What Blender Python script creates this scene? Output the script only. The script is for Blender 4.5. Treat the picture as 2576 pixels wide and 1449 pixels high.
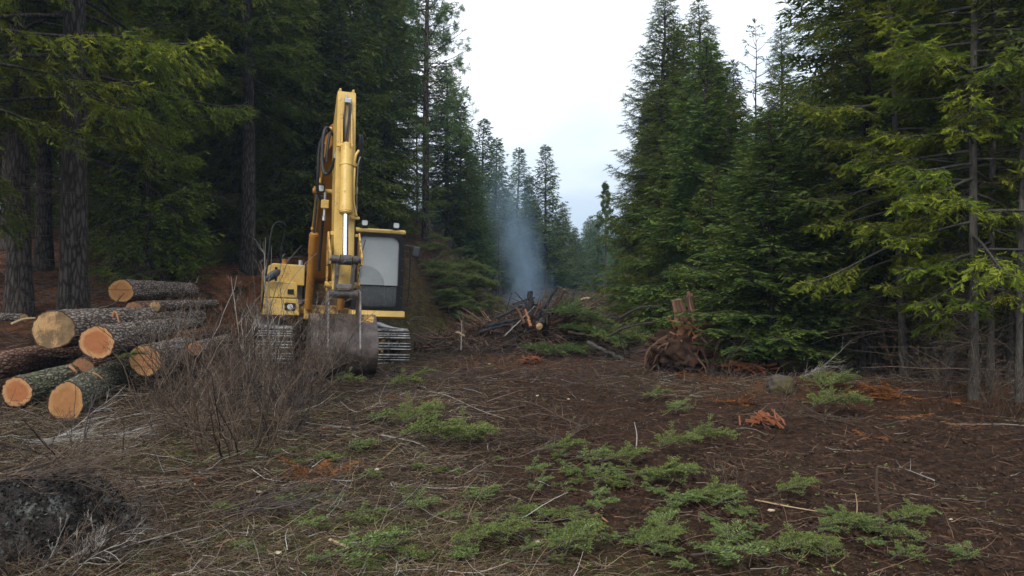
import bpy, bmesh, math, random
import numpy as np
from mathutils import Vector, Matrix
S = bpy.context.scene
for o in list(bpy.data.objects): bpy.data.objects.remove(o)
R = math.radians
TAU = 2*math.pi

# ------------------------------------------------------------------ camera
EYE = 1.6
cam = bpy.data.objects.new("camera", bpy.data.cameras.new("camera"))
S.collection.objects.link(cam)
cam.data.sensor_width = 36; cam.data.lens = 27.67
cam.data.clip_start = 0.1; cam.data.clip_end = 5000
cam.location = (0, 0, EYE); cam.rotation_euler = (R(90), 0, 0)
S.camera = cam

# ------------------------------------------------------------------ world: overcast sky
SUN_EL, SUN_AZ = 40, -25
world = bpy.data.worlds.new("World"); S.world = world; world.use_nodes = True
wn = world.node_tree; wn.nodes.clear()
def wnode(t, **k):
    n = wn.nodes.new(t)
    for a, b in k.items():
        if a in n.inputs: n.inputs[a].default_value = b
        else: setattr(n, a, b)
    return n
sky = wnode('ShaderNodeTexSky', sky_type='NISHITA', sun_disc=False, sun_elevation=R(SUN_EL), sun_rotation=R(SUN_AZ))
tc = wnode('ShaderNodeTexCoord')
mp = wnode('ShaderNodeMapping'); mp.inputs['Scale'].default_value = (1.0, 1.0, 2.6)
wn.links.new(tc.outputs['Generated'], mp.inputs['Vector'])
cn = wnode('ShaderNodeTexNoise', Scale=2.1, Detail=5.0, Roughness=.5)
wn.links.new(mp.outputs[0], cn.inputs['Vector'])
cr = wnode('ShaderNodeValToRGB')
cr.color_ramp.elements[0].position = .42; cr.color_ramp.elements[0].color = (3.5, 3.95, 4.5, 1)
cr.color_ramp.elements[1].position = .66; cr.color_ramp.elements[1].color = (6.4, 6.45, 6.45, 1)
wn.links.new(cn.outputs['Fac'], cr.inputs[0])
mx = wnode('ShaderNodeMixRGB'); mx.inputs[0].default_value = .93
# overcast: the cloud deck is about two and a half times brighter overhead than at the horizon
sz_ = wnode('ShaderNodeSeparateXYZ'); wn.links.new(tc.outputs['Generated'], sz_.inputs[0])
zr = wnode('ShaderNodeMapRange'); zr.inputs[1].default_value = 0; zr.inputs[2].default_value = 1; zr.inputs[3].default_value = 1; zr.inputs[4].default_value = 2.6
wn.links.new(sz_.outputs[2], zr.inputs[0])
ml = wnode('ShaderNodeVectorMath', operation='SCALE'); wn.links.new(cr.outputs[0], ml.inputs[0]); wn.links.new(zr.outputs[0], ml.inputs['Scale'])
wn.links.new(sky.outputs[0], mx.inputs[1]); wn.links.new(ml.outputs[0], mx.inputs[2])
bg = wnode('ShaderNodeBackground'); bg.inputs['Strength'].default_value = .1
wn.links.new(mx.outputs[0], bg.inputs[0])
wo = wnode('ShaderNodeOutputWorld'); wn.links.new(bg.outputs[0], wo.inputs[0])
world.cycles.sampling_method = 'MANUAL'; world.cycles.sample_map_resolution = 256

sl = bpy.data.lights.new("sun", 'SUN'); sl.energy = 1.5; sl.angle = R(20); sl.color = (1, .96, .9)
sun = bpy.data.objects.new("sun", sl); S.collection.objects.link(sun)
# light arrives over the camera's shoulder, high in the south
az = R(200)
sd = Vector((math.sin(az)*math.cos(R(SUN_EL)), math.cos(az)*math.cos(R(SUN_EL)), math.sin(R(SUN_EL))))
sun.rotation_euler = sd.to_track_quat('Z', 'Y').to_euler()
sky.sun_rotation = az
S.view_settings.view_transform = 'Standard'; S.view_settings.look = 'None'
S.view_settings.exposure = 0.92; S.view_settings.gamma = 1
S.render.engine = 'CYCLES'
cy = S.cycles
cy.max_bounces = 6; cy.diffuse_bounces = 4; cy.glossy_bounces = 3; cy.transmission_bounces = 4
cy.transparent_max_bounces = 8; cy.volume_bounces = 0; cy.volume_step_rate = 4; cy.volume_max_steps = 64
cy.use_adaptive_sampling = True; cy.adaptive_threshold = .012
try: cy.use_denoising = True; cy.denoiser = 'OPENIMAGEDENOISE'
except Exception: pass
cy.caustics_reflective = False; cy.caustics_refractive = False

# ------------------------------------------------------------------ numpy helpers
def h2(ix, iy, s=0):
    n = (ix.astype(np.int64)*374761393 + iy.astype(np.int64)*668265263 + s*1442695041) & 0xffffffff
    n = ((n ^ (n >> 13))*1274126177) & 0xffffffff
    return ((n ^ (n >> 16)) & 0xffffff)/16777216.0
def vnoise(x, y, s=0):
    x = np.asarray(x, float); y = np.asarray(y, float)
    ix = np.floor(x); iy = np.floor(y); fx = x-ix; fy = y-iy
    fx = fx*fx*(3-2*fx); fy = fy*fy*(3-2*fy)
    a = h2(ix, iy, s); b = h2(ix+1, iy, s); c = h2(ix, iy+1, s); d = h2(ix+1, iy+1, s)
    return (a*(1-fx)+b*fx)*(1-fy)+(c*(1-fx)+d*fx)*fy
def fbm(x, y, s=0, o=4):
    t = 0; a = .5
    for i in range(o):
        t = t+a*(vnoise(x*2**i, y*2**i, s+i*17)-.5); a *= .5
    return t
def sst(a, b, x):
    t = np.clip((x-a)/(b-a), 0, 1); return t*t*(3-2*t)
def softplus(x, k=1.0): return np.log1p(np.exp(np.clip(x/k, -30, 30)))*k
def norm(v): return v/np.maximum(np.linalg.norm(v, axis=-1, keepdims=True), 1e-9)

def ground(x, y):
    x = np.asarray(x, float); y = np.asarray(y, float)
    # wooded bank climbing away on the left; its foot swings right behind the digger
    foot = np.interp(y, [8, 13, 19, 22, 27, 34, 60, 100], [-4.6, -5.6, -7.4, -6.6, -2.2, -1.0, -3.0, -6])
    wid = np.interp(y, [10, 20, 27, 40], [2.0, 2.0, 2.6, 4.0])
    m = 1-sst(foot-wid, foot+wid*.4, x)
    hill = .2*softplus(y-12.0, .9); hill = np.minimum(hill, 7+.02*y)
    hill = np.maximum(hill, 0)
    z = m*hill
    z = z+(1-m)*(.036*softplus(y-23, 3)*(1-sst(60, 120, y)*.3))*(1-sst(3, 9, x)*.5)
    z = np.minimum(z, 9)
    z = z-.5*sst(90, 200, y)*0
    # low swells and the pushed up windrow along the right-hand trees
    z = z+.16*fbm(x*.35, y*.35, 3)*sst(2, 6, y)
    z = z+.22*np.exp(-((y-(11.6+.15*(7-x)))/1.0)**2)*sst(2.2, 4.5, x)*(1+.6*fbm(x*1.2, y*1.2, 9))
    z = z+.07*fbm(x*1.6, y*1.6, 5)
    z = z+.035*fbm(x*5, y*5, 7)
    return z
def gz(x, y): return float(ground(x, y))
# pixel -> ground helpers (2576 x 1449 reading of the photo, focal 1980)
def at(px, py, Y): return ((px-1288)/1980*Y, Y, EYE-(py-724.5)/1980*Y)
def gat(px, py):
    Y = 3.0
    while Y < 120:
        x, _, z = at(px, py, Y)
        if z <= gz(x, Y): return (x, Y, gz(x, Y))
        Y += .05
    return (x, Y, gz(x, Y))

class MB:
    """collects verts and faces, builds ONE mesh object"""
    def __init__(s): s.V = []; s.F = []; s.r = []; s.n = 0; s.p = []; s.mi = []
    def add(s, V, F, rnd=.5, mi=0, pa=0.):
        V = np.asarray(V, float).reshape(-1, 3); F = np.asarray(F, int)
        s.F.append(F+s.n); s.V.append(V); s.n += len(V)
        s.r.append(np.broadcast_to(np.asarray(rnd, float), (len(F),)))
        s.mi.append(np.full(len(F), mi)); s.p.append(np.broadcast_to(np.asarray(pa, float), (len(V),)))
        return s
    def bm(s, b, rnd=.5, mi=0, M=None):
        if M is not None: b.transform(M)
        b.verts.index_update()
        V = [v.co[:] for v in b.verts]; by = {}
        for f in b.faces: by.setdefault(len(f.verts), []).append([v.index for v in f.verts])
        base = s.n; s.V.append(np.array(V)); s.n += len(V); s.p.append(np.zeros(len(V)))
        for k, fs in by.items():
            s.F.append(np.array(fs)+base); s.r.append(np.full(len(fs), rnd)); s.mi.append(np.full(len(fs), mi))
        b.free(); return s
    def mesh(s, name, mats=(), smooth=False):
        me = bpy.data.meshes.new(name)
        V = np.concatenate(s.V).astype(np.float32)
        li = np.concatenate([f.ravel() for f in s.F]).astype(np.int32)
        cnt = np.concatenate([np.full(len(f), f.shape[1]) for f in s.F])
        st = np.concatenate([[0], np.cumsum(cnt)[:-1]]).astype(np.int32)
        me.vertices.add(len(V)); me.vertices.foreach_set('co', V.ravel())
        me.loops.add(len(li)); me.loops.foreach_set('vertex_index', li)
        me.polygons.add(len(cnt)); me.polygons.foreach_set('loop_start', st)
        me.polygons.foreach_set('use_smooth', np.full(len(cnt), smooth))
        for m in (mats if isinstance(mats, (list, tuple)) else [mats]): me.materials.append(m)
        me.polygons.foreach_set('material_index', np.concatenate(s.mi).astype(np.int32))
        me.update(calc_edges=True)
        a = me.attributes.new('rnd', 'FLOAT', 'FACE'); a.data.foreach_set('value', np.concatenate(s.r).astype(np.float32))
        p = np.concatenate(s.p).astype(np.float32)
        if p.any():
            a = me.attributes.new('pa', 'FLOAT', 'POINT'); a.data.foreach_set('value', p)
        return me
    def build(s, name, mats, parent=None, smooth=False):
        o = bpy.data.objects.new(name, s.mesh(name, mats, smooth)); S.collection.objects.link(o)
        if parent is not None: o.parent = parent
        return o
def tag(o, label=None, cat=None, group=None, kind=None):
    if label: o['label'] = label
    if cat: o['category'] = cat
    if group: o['group'] = group
    if kind: o['kind'] = kind
    return o
def empty(name, loc=(0, 0, 0), rot=(0, 0, 0), **k):
    o = bpy.data.objects.new(name, None); S.collection.objects.link(o); o.location = loc; o.rotation_euler = rot
    o.empty_display_size = .2
    return tag(o, **k)
def copy_tree(o, parent=None):
    c = o.copy(); S.collection.objects.link(c); c.parent = parent
    for ch in o.children: copy_tree(ch, c)
    return c

def tubes(P, Rr, k=5, ref=None, rnd=None, caps=False):
    """P (n,m,3) centre lines, Rr (n,m) radii -> verts, quads, per-face rnd"""
    P = np.asarray(P, float)
    if P.ndim == 2: P = P[None]
    n, m, _ = P.shape
    Rr = np.broadcast_to(np.asarray(Rr, float), (n, m))
    T = np.empty_like(P); T[:, 1:-1] = P[:, 2:]-P[:, :-2]; T[:, 0] = P[:, 1]-P[:, 0]; T[:, -1] = P[:, -1]-P[:, -2]
    T = norm(T)
    if ref is None:
        mean = np.abs(T.mean(1)); ax = np.argmin(mean, axis=1); rf = np.eye(3)[ax][:, None, :]
    else: rf = np.broadcast_to(np.asarray(ref, float), (n, 1, 3))
    A = norm(np.cross(T, np.broadcast_to(rf, T.shape))); B = np.cross(T, A)
    th = np.arange(k)/k*TAU
    V = P[:, :, None, :]+Rr[:, :, None, None]*(np.cos(th)[None, None, :, None]*A[:, :, None, :]+np.sin(th)[None, None, :, None]*B[:, :, None, :])
    idx = np.arange(n*m*k).reshape(n, m, k); nx = np.roll(idx, -1, axis=2)
    F = np.stack([idx[:, :-1], nx[:, :-1], nx[:, 1:], idx[:, 1:]], -1).reshape(-1, 4)
    if rnd is None: rnd = np.full(n, .5)
    rf_ = np.repeat(np.broadcast_to(rnd, (n,)), (m-1)*k)
    return V.reshape(-1, 3), F, rf_
def tube_obj(mb, pts, r, k=8, ref=None, caps=True, mi=0, rnd=.5):
    P = np.asarray(pts, float); V, F, _ = tubes(P, r, k, ref)
    mb.add(V, F, rnd, mi)
    if caps:
        m = len(P)
        mb.add(V[:k], [list(range(k))], rnd, mi); mb.add(V[(m-1)*k:], [list(range(k))], rnd, mi)
    return mb
def smooth_path(pts, n=24):
    P = np.asarray(pts, float); m = len(P)
    Q = np.vstack([2*P[0]-P[1], P, 2*P[-1]-P[-2]]); out = []
    for u in np.linspace(0, m-1, n):
        i = min(int(u), m-2); t = u-i; a, b, c, d = Q[i:i+4]
        out.append(.5*((2*b)+(c-a)*t+(2*a-5*b+4*c-d)*t*t+(3*b-a-3*c+d)*t**3))
    return np.array(out)
def blades(P, D, L, W, N=None, rng=None, rnd=.5, bend=None):
    """thin rhombic leaves: P base, D direction, L length, W width"""
    n = len(P); D = norm(D)
    if N is None:
        N = norm(np.cross(D, norm(rng.normal(size=(n, 3)))))
    else: N = norm(np.cross(D, N))
    L = np.broadcast_to(L, (n,))[:, None]; W = np.broadcast_to(W, (n,))[:, None]
    mid = P+D*L*.45
    tip = P+D*L
    if bend is not None: tip = tip+bend
    V = np.stack([P, mid+N*W*.5, tip, mid-N*W*.5], 1).reshape(-1, 3)
    F = np.arange(n*4).reshape(n, 4)
    return V, F, np.broadcast_to(rnd, (n,))
def grow(rng, P0, D, L, r0, m=6, wig=.12, grav=0., r1=.3):
    n = len(P0); D = norm(D); L = np.broadcast_to(L, (n,)); r0 = np.broadcast_to(r0, (n,))
    st = (L/(m-1))[:, None]; P = [P0]; d = D
    for i in range(m-1):
        P.append(P[-1]+d*st); d = norm(d+rng.normal(size=(n, 3))*wig+np.array([0, 0, grav]))
    P = np.stack(P, 1); t = np.linspace(0, 1, m)[None]
    return P, r0[:, None]*(1-t*(1-r1))
def kids(rng, P, Rr, per, ang=.8, lenf=.5, smin=.2, smax=.98, L=None):
    """start points and directions of side shoots"""
    n, m, _ = P.shape; idx = np.repeat(np.arange(n), per); k = len(idx)
    s = rng.uniform(smin, smax, k)*(m-1); i = np.minimum(s.astype(int), m-2); f = (s-i)[:, None]
    p = P[idx, i]*(1-f)+P[idx, i+1]*f; t = norm(P[idx, i+1]-P[idx, i])
    side = norm(np.cross(t, rng.normal(size=(k, 3))))
    a = ang*rng.uniform(.6, 1.3, k)[:, None]
    d = t*np.cos(a)+side*np.sin(a)
    r = (Rr[idx, i]*(1-f[:, 0])+Rr[idx, i+1]*f[:, 0])
    tot = np.linalg.norm(P[:, -1]-P[:, 0], axis=1)[idx]
    return p, d, tot*lenf*rng.uniform(.5, 1.2, k)*(1.15-s/(m-1)*.6), r*.62, s/(m-1)

def bx(mb, c, s, bev=.0, rot=None, mi=0, seg=1, taper=None):
    b = bmesh.new(); bmesh.ops.create_cube(b, size=1)
    for v in b.verts: v.co = Vector((v.co.x*s[0], v.co.y*s[1], v.co.z*s[2]))
    if taper:
        for v in b.verts:
            if v.co.z > 0: v.co.x *= taper[0]; v.co.y *= taper[1]
    if bev: bmesh.ops.bevel(b, geom=b.edges[:], offset=bev, segments=seg, profile=.6, affect='EDGES')
    M = Matrix.Translation(c)
    if rot is not None: M = M @ (Matrix.Rotation(rot[2], 4, 'Z') @ Matrix.Rotation(rot[1], 4, 'Y') @ Matrix.Rotation(rot[0], 4, 'X'))
    return mb.bm(b, mi=mi, M=M)
def prism(mb, pts, x0, x1, bev=.0, plane='YZ', mi=0, seg=1):
    b = bmesh.new()
    f = (lambda a, c, x: (x, a, c)) if plane == 'YZ' else ((lambda a, c, x: (a, x, c)) if plane == 'XZ' else (lambda a, c, x: (a, c, x)))
    A = [b.verts.new(f(p[0], p[1], x0)) for p in pts]; B = [b.verts.new(f(p[0], p[1], x1)) for p in pts]
    n = len(pts); b.faces.new(A); b.faces.new(B[::-1])
    for i in range(n): b.faces.new((A[i], B[i], B[(i+1) % n], A[(i+1) % n]))
    bmesh.ops.recalc_face_normals(b, faces=b.faces[:])
    if bev: bmesh.ops.bevel(b, geom=[e for e in b.edges], offset=bev, segments=seg, profile=.6, affect='EDGES')
    return mb.bm(b, mi=mi)
def cyl(mb, a, b_, r, k=20, r2=None, mi=0, bev=0):
    a = np.array(a, float); b_ = np.array(b_, float); r2 = r if r2 is None else r2
    P = np.array([a, a, a*.5+b_*.5, b_, b_]); e = norm(b_-a)*.0005
    V, F, _ = tubes(np.array([a, b_]), np.array([[r, r2]]), k)
    mb.add(V, F, .5, mi); mb.add(V[:k], [list(range(k))], .5, mi); mb.add(V[k:], [list(range(k))], .5, mi)
    return mb

# ------------------------------------------------------------------ materials
class NT:
    def __init__(s, name, disp=False):
        s.m = bpy.data.materials.new(name); s.m.use_nodes = True; s.t = s.m.node_tree; s.t.nodes.clear()
        s.out = s.t.nodes.new('ShaderNodeOutputMaterial')
    def set(s, sock, v):
        if isinstance(v, bpy.types.NodeSocket): s.t.links.new(v, sock)
        elif isinstance(v, bpy.types.Node): s.t.links.new(v.outputs[0], sock)
        else:
            if isinstance(v, (tuple, list)) and len(v) == 3 and len(sock.default_value) == 4: v = (*v, 1)
            sock.default_value = v
    def n(s, typ, **k):
        nd = s.t.nodes.new('ShaderNode'+typ)
        for a, v in k.items():
            if a[0] == 'i' and a[1:].isdigit(): s.set(nd.inputs[int(a[1:])], v)
            elif a in nd.inputs and not hasattr(nd, a): s.set(nd.inputs[a], v)
            elif hasattr(nd, a) and not (a in nd.inputs): setattr(nd, a, v)
            else: s.set(nd.inputs[a], v)
        return nd
    def mix(s, f, a, b, bt='MIX'):
        nd = s.t.nodes.new('ShaderNodeMixRGB'); nd.blend_type = bt
        s.set(nd.inputs[0], f); s.set(nd.inputs[1], a); s.set(nd.inputs[2], b); return nd.outputs[0]
    def math(s, op, a, b=0.0, c=None):
        nd = s.t.nodes.new('ShaderNodeMath'); nd.operation = op
        s.set(nd.inputs[0], a); s.set(nd.inputs[1], b)
        if c is not None: s.set(nd.inputs[2], c)
        return nd.outputs[0]
    def rng(s, v, a, b, c=0., d=1.):
        nd = s.n('MapRange'); s.set(nd.inputs[0], v); s.set(nd.inputs[1], a); s.set(nd.inputs[2], b); s.set(nd.inputs[3], c); s.set(nd.inputs[4], d)
        return nd.outputs[0]
    def noise(s, vec, scale, detail=4., rough=.6, dist=0., col=False):
        nd = s.n('TexNoise'); 
        if vec is not None: s.set(nd.inputs['Vector'], vec)
        nd.inputs['Scale'].default_value = scale; nd.inputs['Detail'].default_value = detail
        nd.inputs['Roughness'].default_value = rough; nd.inputs['Distortion'].default_value = dist
        return nd.outputs[1 if col else 0]
    def ramp(s, f, stops):
        nd = s.t.nodes.new('ShaderNodeValToRGB'); s.set(nd.inputs[0], f); e = nd.color_ramp.elements
        while len(e) < len(stops): e.new(.5)
        for q, (p, c) in zip(e, stops): q.position = p; q.color = (*c, 1) if len(c) == 3 else c
        return nd.outputs[0]
    def obj(s, sc=(1, 1, 1)):
        tcn = s.n('TexCoord'); mpn = s.n('Mapping'); s.set(mpn.inputs[0], tcn.outputs['Object']); mpn.inputs['Scale'].default_value = sc
        return mpn.outputs[0]
    def pos(s): return s.n('NewGeometry').outputs['Position']
    def attr(s, nm): return s.n('Attribute', attribute_name=nm).outputs['Fac']
    def bump(s, h, st=.5, d=.02):
        nd = s.n('Bump'); s.set(nd.inputs['Height'], h); nd.inputs['Strength'].default_value = st; nd.inputs['Distance'].default_value = d
        return nd.outputs[0]
    def bsdf(s, col, rough=.8, metal=0., spec=.5, nrm=None, alpha=None):
        b = s.t.nodes.new('ShaderNodeBsdfPrincipled'); s.set(b.inputs['Base Color'], col); s.set(b.inputs['Roughness'], rough)
        s.set(b.inputs['Metallic'], metal); s.set(b.inputs['Specular IOR Level'], spec)
        if nrm is not None: s.set(b.inputs['Normal'], nrm)
        if alpha is not None: s.set(b.inputs['Alpha'], alpha)
        return b.outputs[0]
    def done(s, sh): s.t.links.new(sh, s.out.inputs[0]); return s.m
def rgb(v, *a):
    """sRGB 0-255 -> linear"""
    c = [x/255 for x in ((v,)+a)]
    return tuple(x/12.92 if x <= .04045 else ((x+.055)/1.055)**2.4 for x in c)

def foliage(name, c1, c2, c3, tr=.3, obvar=True):
    t = NT(name); r = t.attr('rnd')
    big = t.noise(t.obj(), .9, 2.)
    f = t.math('ADD', t.math('MULTIPLY', r, .6), t.math('MULTIPLY', t.rng(big, .3, .7), .4))
    col = t.ramp(f, [(.1, c1), (.5, c2), (.9, c3)])
    if obvar:
        oi = t.n('ObjectInfo').outputs['Random']
        hs = t.n('HueSaturation'); t.set(hs.inputs['Color'], col); t.set(hs.inputs['Value'], t.rng(oi, 0, 1, .75, 1.2)); t.set(hs.inputs['Hue'], t.rng(oi, 0, 1, .485, .515)); col = hs.outputs[0]
    if obvar: col = t.mix(1., col, (1.42, 1.36, 1.3), 'MULTIPLY')
    d = t.bsdf(col, .75, spec=.10)
    tl = t.n('BsdfTranslucent'); t.set(tl.inputs[0], col)
    m = t.n('MixShader'); m.inputs[0].default_value = tr; t.set(m.inputs[1], d); t.set(m.inputs[2], tl.outputs[0])
    return t.done(m.outputs[0])
M = {}
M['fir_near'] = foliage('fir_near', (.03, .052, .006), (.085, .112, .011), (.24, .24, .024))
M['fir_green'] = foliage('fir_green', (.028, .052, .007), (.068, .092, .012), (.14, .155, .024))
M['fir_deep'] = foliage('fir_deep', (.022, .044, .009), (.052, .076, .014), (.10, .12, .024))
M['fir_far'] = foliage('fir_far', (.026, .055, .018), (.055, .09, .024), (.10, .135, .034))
M['pine'] = foliage('pine', (.03, .055, .018), (.06, .095, .03), (.12, .145, .045))
M['bough_top'] = foliage('bough_top', (.045, .075, .018), (.12, .15, .038), (.27, .30, .10), obvar=False)
M['bough_pale'] = foliage('bough_pale', (.06, .10, .025), (.14, .19, .055), (.32, .37, .17), obvar=False)
M['dead_fern'] = foliage('dead_fern', (.10, .035, .012), (.2, .075, .025), (.36, .18, .07), obvar=False)
M['red_leaf'] = foliage('red_leaf', (.05, .012, .012), (.1, .025, .022), (.16, .05, .04), obvar=False)

def bark(name, dark, mid, light, sc=(1, 1, .22), bs=.8, scale=9., lich=None, crack=.5):
    t = NT(name); v = t.obj(sc)
    a = t.noise(v, scale, 6., .7, .6); b = t.noise(v, scale*4, 4., .7)
    vr = t.n('TexVoronoi', feature='DISTANCE_TO_EDGE'); t.set(vr.inputs['Vector'], v); vr.inputs['Scale'].default_value = scale*1.6
    h = t.math('ADD', t.math('MULTIPLY', a, .8), t.math('MULTIPLY', t.rng(vr.outputs[0], 0, .25), crack))
    col = t.ramp(h, [(.3, dark), (.6, mid), (.9, light)])
    if lich: col = t.mix(t.rng(t.noise(t.obj(), 7, 5., .75), .53, .62), col, lich)
    return t.done(t.bsdf(col, .95, spec=.15, nrm=t.bump(t.math('ADD', h, t.math('MULTIPLY', b, .4)), bs, .03)))
M['bark'] = bark('bark', (.015, .011, .009), (.055, .042, .035), (.12, .1, .088))
M['bark_dark'] = bark('bark_dark', (.01, .008, .007), (.032, .025, .021), (.07, .06, .052))
M['bark_grey'] = bark('bark_grey', (.03, .026, .022), (.085, .078, .066), (.2, .19, .165), scale=16, crack=.15)
M['log_bark'] = bark('log_bark', (.018, .012, .01), (.1, .075, .06), (.25, .21, .18), sc=(1, .3, 1), bs=1., scale=14)
M['log_bark_mossy'] = bark('log_bark_mossy', (.02, .016, .01), (.085, .075, .05), (.2, .19, .14), sc=(1, .3, 1), bs=1., scale=14, lich=(.10, .115, .05))
M['log_bark_rusty'] = bark('log_bark_rusty', (.03, .012, .008), (.12, .06, .04), (.24, .15, .11), sc=(1, .3, 1), bs=1., scale=14)
M['stump_lichen'] = bark('stump_lichen', (.008, .006, .005), (.028, .023, .021), (.09, .083, .08), sc=(1, 1, .5), bs=1., scale=9, lich=(.085, .088, .08), crack=.12)

def twigmat(name, a, b, c=None):
    t = NT(name); r = t.attr('rnd'); oi = t.noise(t.obj(), 14, 3.)
    col = t.ramp(t.math('ADD', t.math('MULTIPLY', r, .7), t.math('MULTIPLY', oi, .3)), [(.15, a), (.6, b), (.95, c or b)])
    return t.done(t.bsdf(col, .85, spec=.25))
M['twig'] = twigmat('twig', (.016, .010, .007), (.068, .044, .029), (.18, .138, .105))
M['twig_pale'] = twigmat('twig_pale', (.07, .058, .048), (.22, .2, .175), (.38, .36, .33))
M['twig_dark'] = twigmat('twig_dark', (.018, .013, .012), (.05, .037, .032), (.11, .085, .075))
M['litter'] = twigmat('litter', (.016, .008, .005), (.075, .038, .02), (.23, .15, .09))
M['straw'] = twigmat('straw', (.05, .038, .018), (.14, .105, .052), (.34, .28, .16))
M['green_grass'] = twigmat('green_grass', (.03, .05, .008), (.09, .115, .02), (.2, .22, .07))
M['charred'] = twigmat('charred', (.008, .008, .009), (.022, .021, .024), (.06, .058, .062))
M['orange_wood'] = twigmat('orange_wood', (.10, .04, .018), (.24, .11, .05), (.42, .24, .12))
M['red_wood'] = twigmat('red_wood', (.08, .025, .012), (.2, .068, .03), (.38, .18, .09))
M['root_wood'] = twigmat('root_wood', (.025, .012, .008), (.09, .045, .027), (.23, .14, .09))
M['pale_wood'] = twigmat('pale_wood', (.15, .1, .055), (.32, .23, .13), (.55, .43, .28))

def soil():
    t = NT('soil'); p = t.pos()
    n1 = t.noise(p, 3.2, 8., .72); n2 = t.noise(p, 14, 8., .75); n3 = t.noise(p, 48, 6., .78); n0 = t.noise(p, .7, 4., .6)
    col = t.ramp(n2, [(.36, (.004, .0019, .001)), (.5, (.025, .0115, .0056)), (.66, (.078, .041, .021))])
    col = t.mix(t.rng(n3, .58, .72, 0, .45), col, (.13, .08, .048))
    col = t.mix(t.rng(n1, .45, .7, 0, .45), col, (.075, .034, .018))
    litter = t.ramp(t.noise(p, 30, 8., .8, .8), [(.36, (.006, .0035, .0018)), (.52, (.026, .017, .008)), (.7, (.11, .08, .042))])
    col = t.mix(t.attr('litter'), col, litter)
    mossn = t.rng(t.noise(p, 5, 6., .7), .4, .62)
    col = t.mix(t.math('MULTIPLY', t.attr('moss'), mossn), col, t.ramp(n3, [(.3, (.03, .04, .008)), (.6, (.1, .11, .022)), (.8, (.2, .19, .06))]))
    rustn = t.rng(t.noise(p, 2.5, 5., .7), .38, .6)
    col = t.mix(t.math('MULTIPLY', t.attr('rust'), rustn), col, t.ramp(n3, [(.3, (.05, .018, .008)), (.55, (.18, .07, .03)), (.75, (.32, .16, .075))]))
    h = t.math('ADD', t.math('MULTIPLY', n2, .6), t.math('MULTIPLY', n3, .35))
    return t.done(t.bsdf(col, .95, spec=.12, nrm=t.bump(h, 1., .08)))
M['soil'] = soil()

# ------------------------------------------------------------------ ground sheet
def zones(x, y):
    """litter, moss, rust patches of the real floor cover"""
    n = fbm(x*.6, y*.6, 21)*1.6
    left = 1-sst(-1.1+n*.9, .6+n*.9, x+.10*(y-6))
    lit = np.clip(left*.95*(1-sst(13, 16, y)*.2), 0, 1)
    lit = np.maximum(lit, sst(10.6, 11.6, y+n)*sst(1, 3, x)*.7)
    lit = np.maximum(lit, sst(20, 24, y)*.6)
    moss = np.exp(-((x+1.2)/1.3)**2-((y-4.9)/.8)**2)*1.0+np.exp(-((x+3.2)/1.5)**2-((y-7.8)/.8)**2)*.6
    moss = moss+.9*np.exp(-((x+2.0)/2.0)**2-((y-23.5)/4.5)**2)+.4*sst(26, 40, y)*sst(-3, 2, x)+.35*np.exp(-((x-.2)/1.3)**2-((y-4.3)/.6)**2)
    rust = 1.0*(1-sst(-6.5, -4, x))*sst(13, 15, y) + .6*np.exp(-((y-(11.4+.15*(7-x)))/1.1)**2)*sst(1.5, 3.5, x)+.35*sst(24, 30, y)
    rust = rust+.5*np.exp(-((x-1)/3)**2-((y-17.5)/2.0)**2)
    return lit, np.clip(moss, 0, 1), np.clip(rust, 0, 1)
def spaced(*seg):
    out = []
    for a, b, d in seg: out += list(np.arange(a, b, d))
    return np.array(out+[seg[-1][1]])
gxs = spaced((-9, 9, .055)); ext = [9.]
st_ = .07
while ext[-1] < 1500: ext.append(ext[-1]+st_); st_ = min(st_*1.07, 120)
gxs = np.concatenate([-np.array(ext[::-1]), gxs[1:-1], np.array(ext)])
gys = spaced((-40, -4, 4), (-4, 3, .35), (3, 9, .045), (9, 16, .07), (16, 32, .13), (32, 90, .5)); ex = [90.]; st_ = .8
while ex[-1] < 2500: ex.append(ex[-1]+st_); st_ *= 1.15
gys = np.concatenate([gys[:-1], ex])
GX, GY = np.meshgrid(gxs, gys)
GZ = ground(GX, GY)
GZ += .085*fbm(GX*7, GY*7, 31, 3)*(GY < 30)+.035*fbm(GX*22, GY*22, 33, 2)*(GY < 14)
GZ += (.05*np.abs(fbm(GX*3.1, GY*3.1, 35, 4))-.01)*(GY < 22)
nx_, ny_ = len(gxs), len(gys)
ii = np.arange(nx_*ny_).reshape(ny_, nx_)
gm = MB().add(np.stack([GX, GY, GZ], -1).reshape(-1, 3), np.stack([ii[:-1, :-1], ii[:-1, 1:], ii[1:, 1:], ii[1:, :-1]], -1).reshape(-1, 4))
gro = gm.build('ground', M['soil'], smooth=True); gro['kind'] = 'structure'
for nm, arr in zip(('litter', 'moss', 'rust'), zones(GX.ravel(), GY.ravel())):
    a = gro.data.attributes.new(nm, 'FLOAT', 'POINT'); a.data.foreach_set('value', arr.astype(np.float32))
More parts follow.
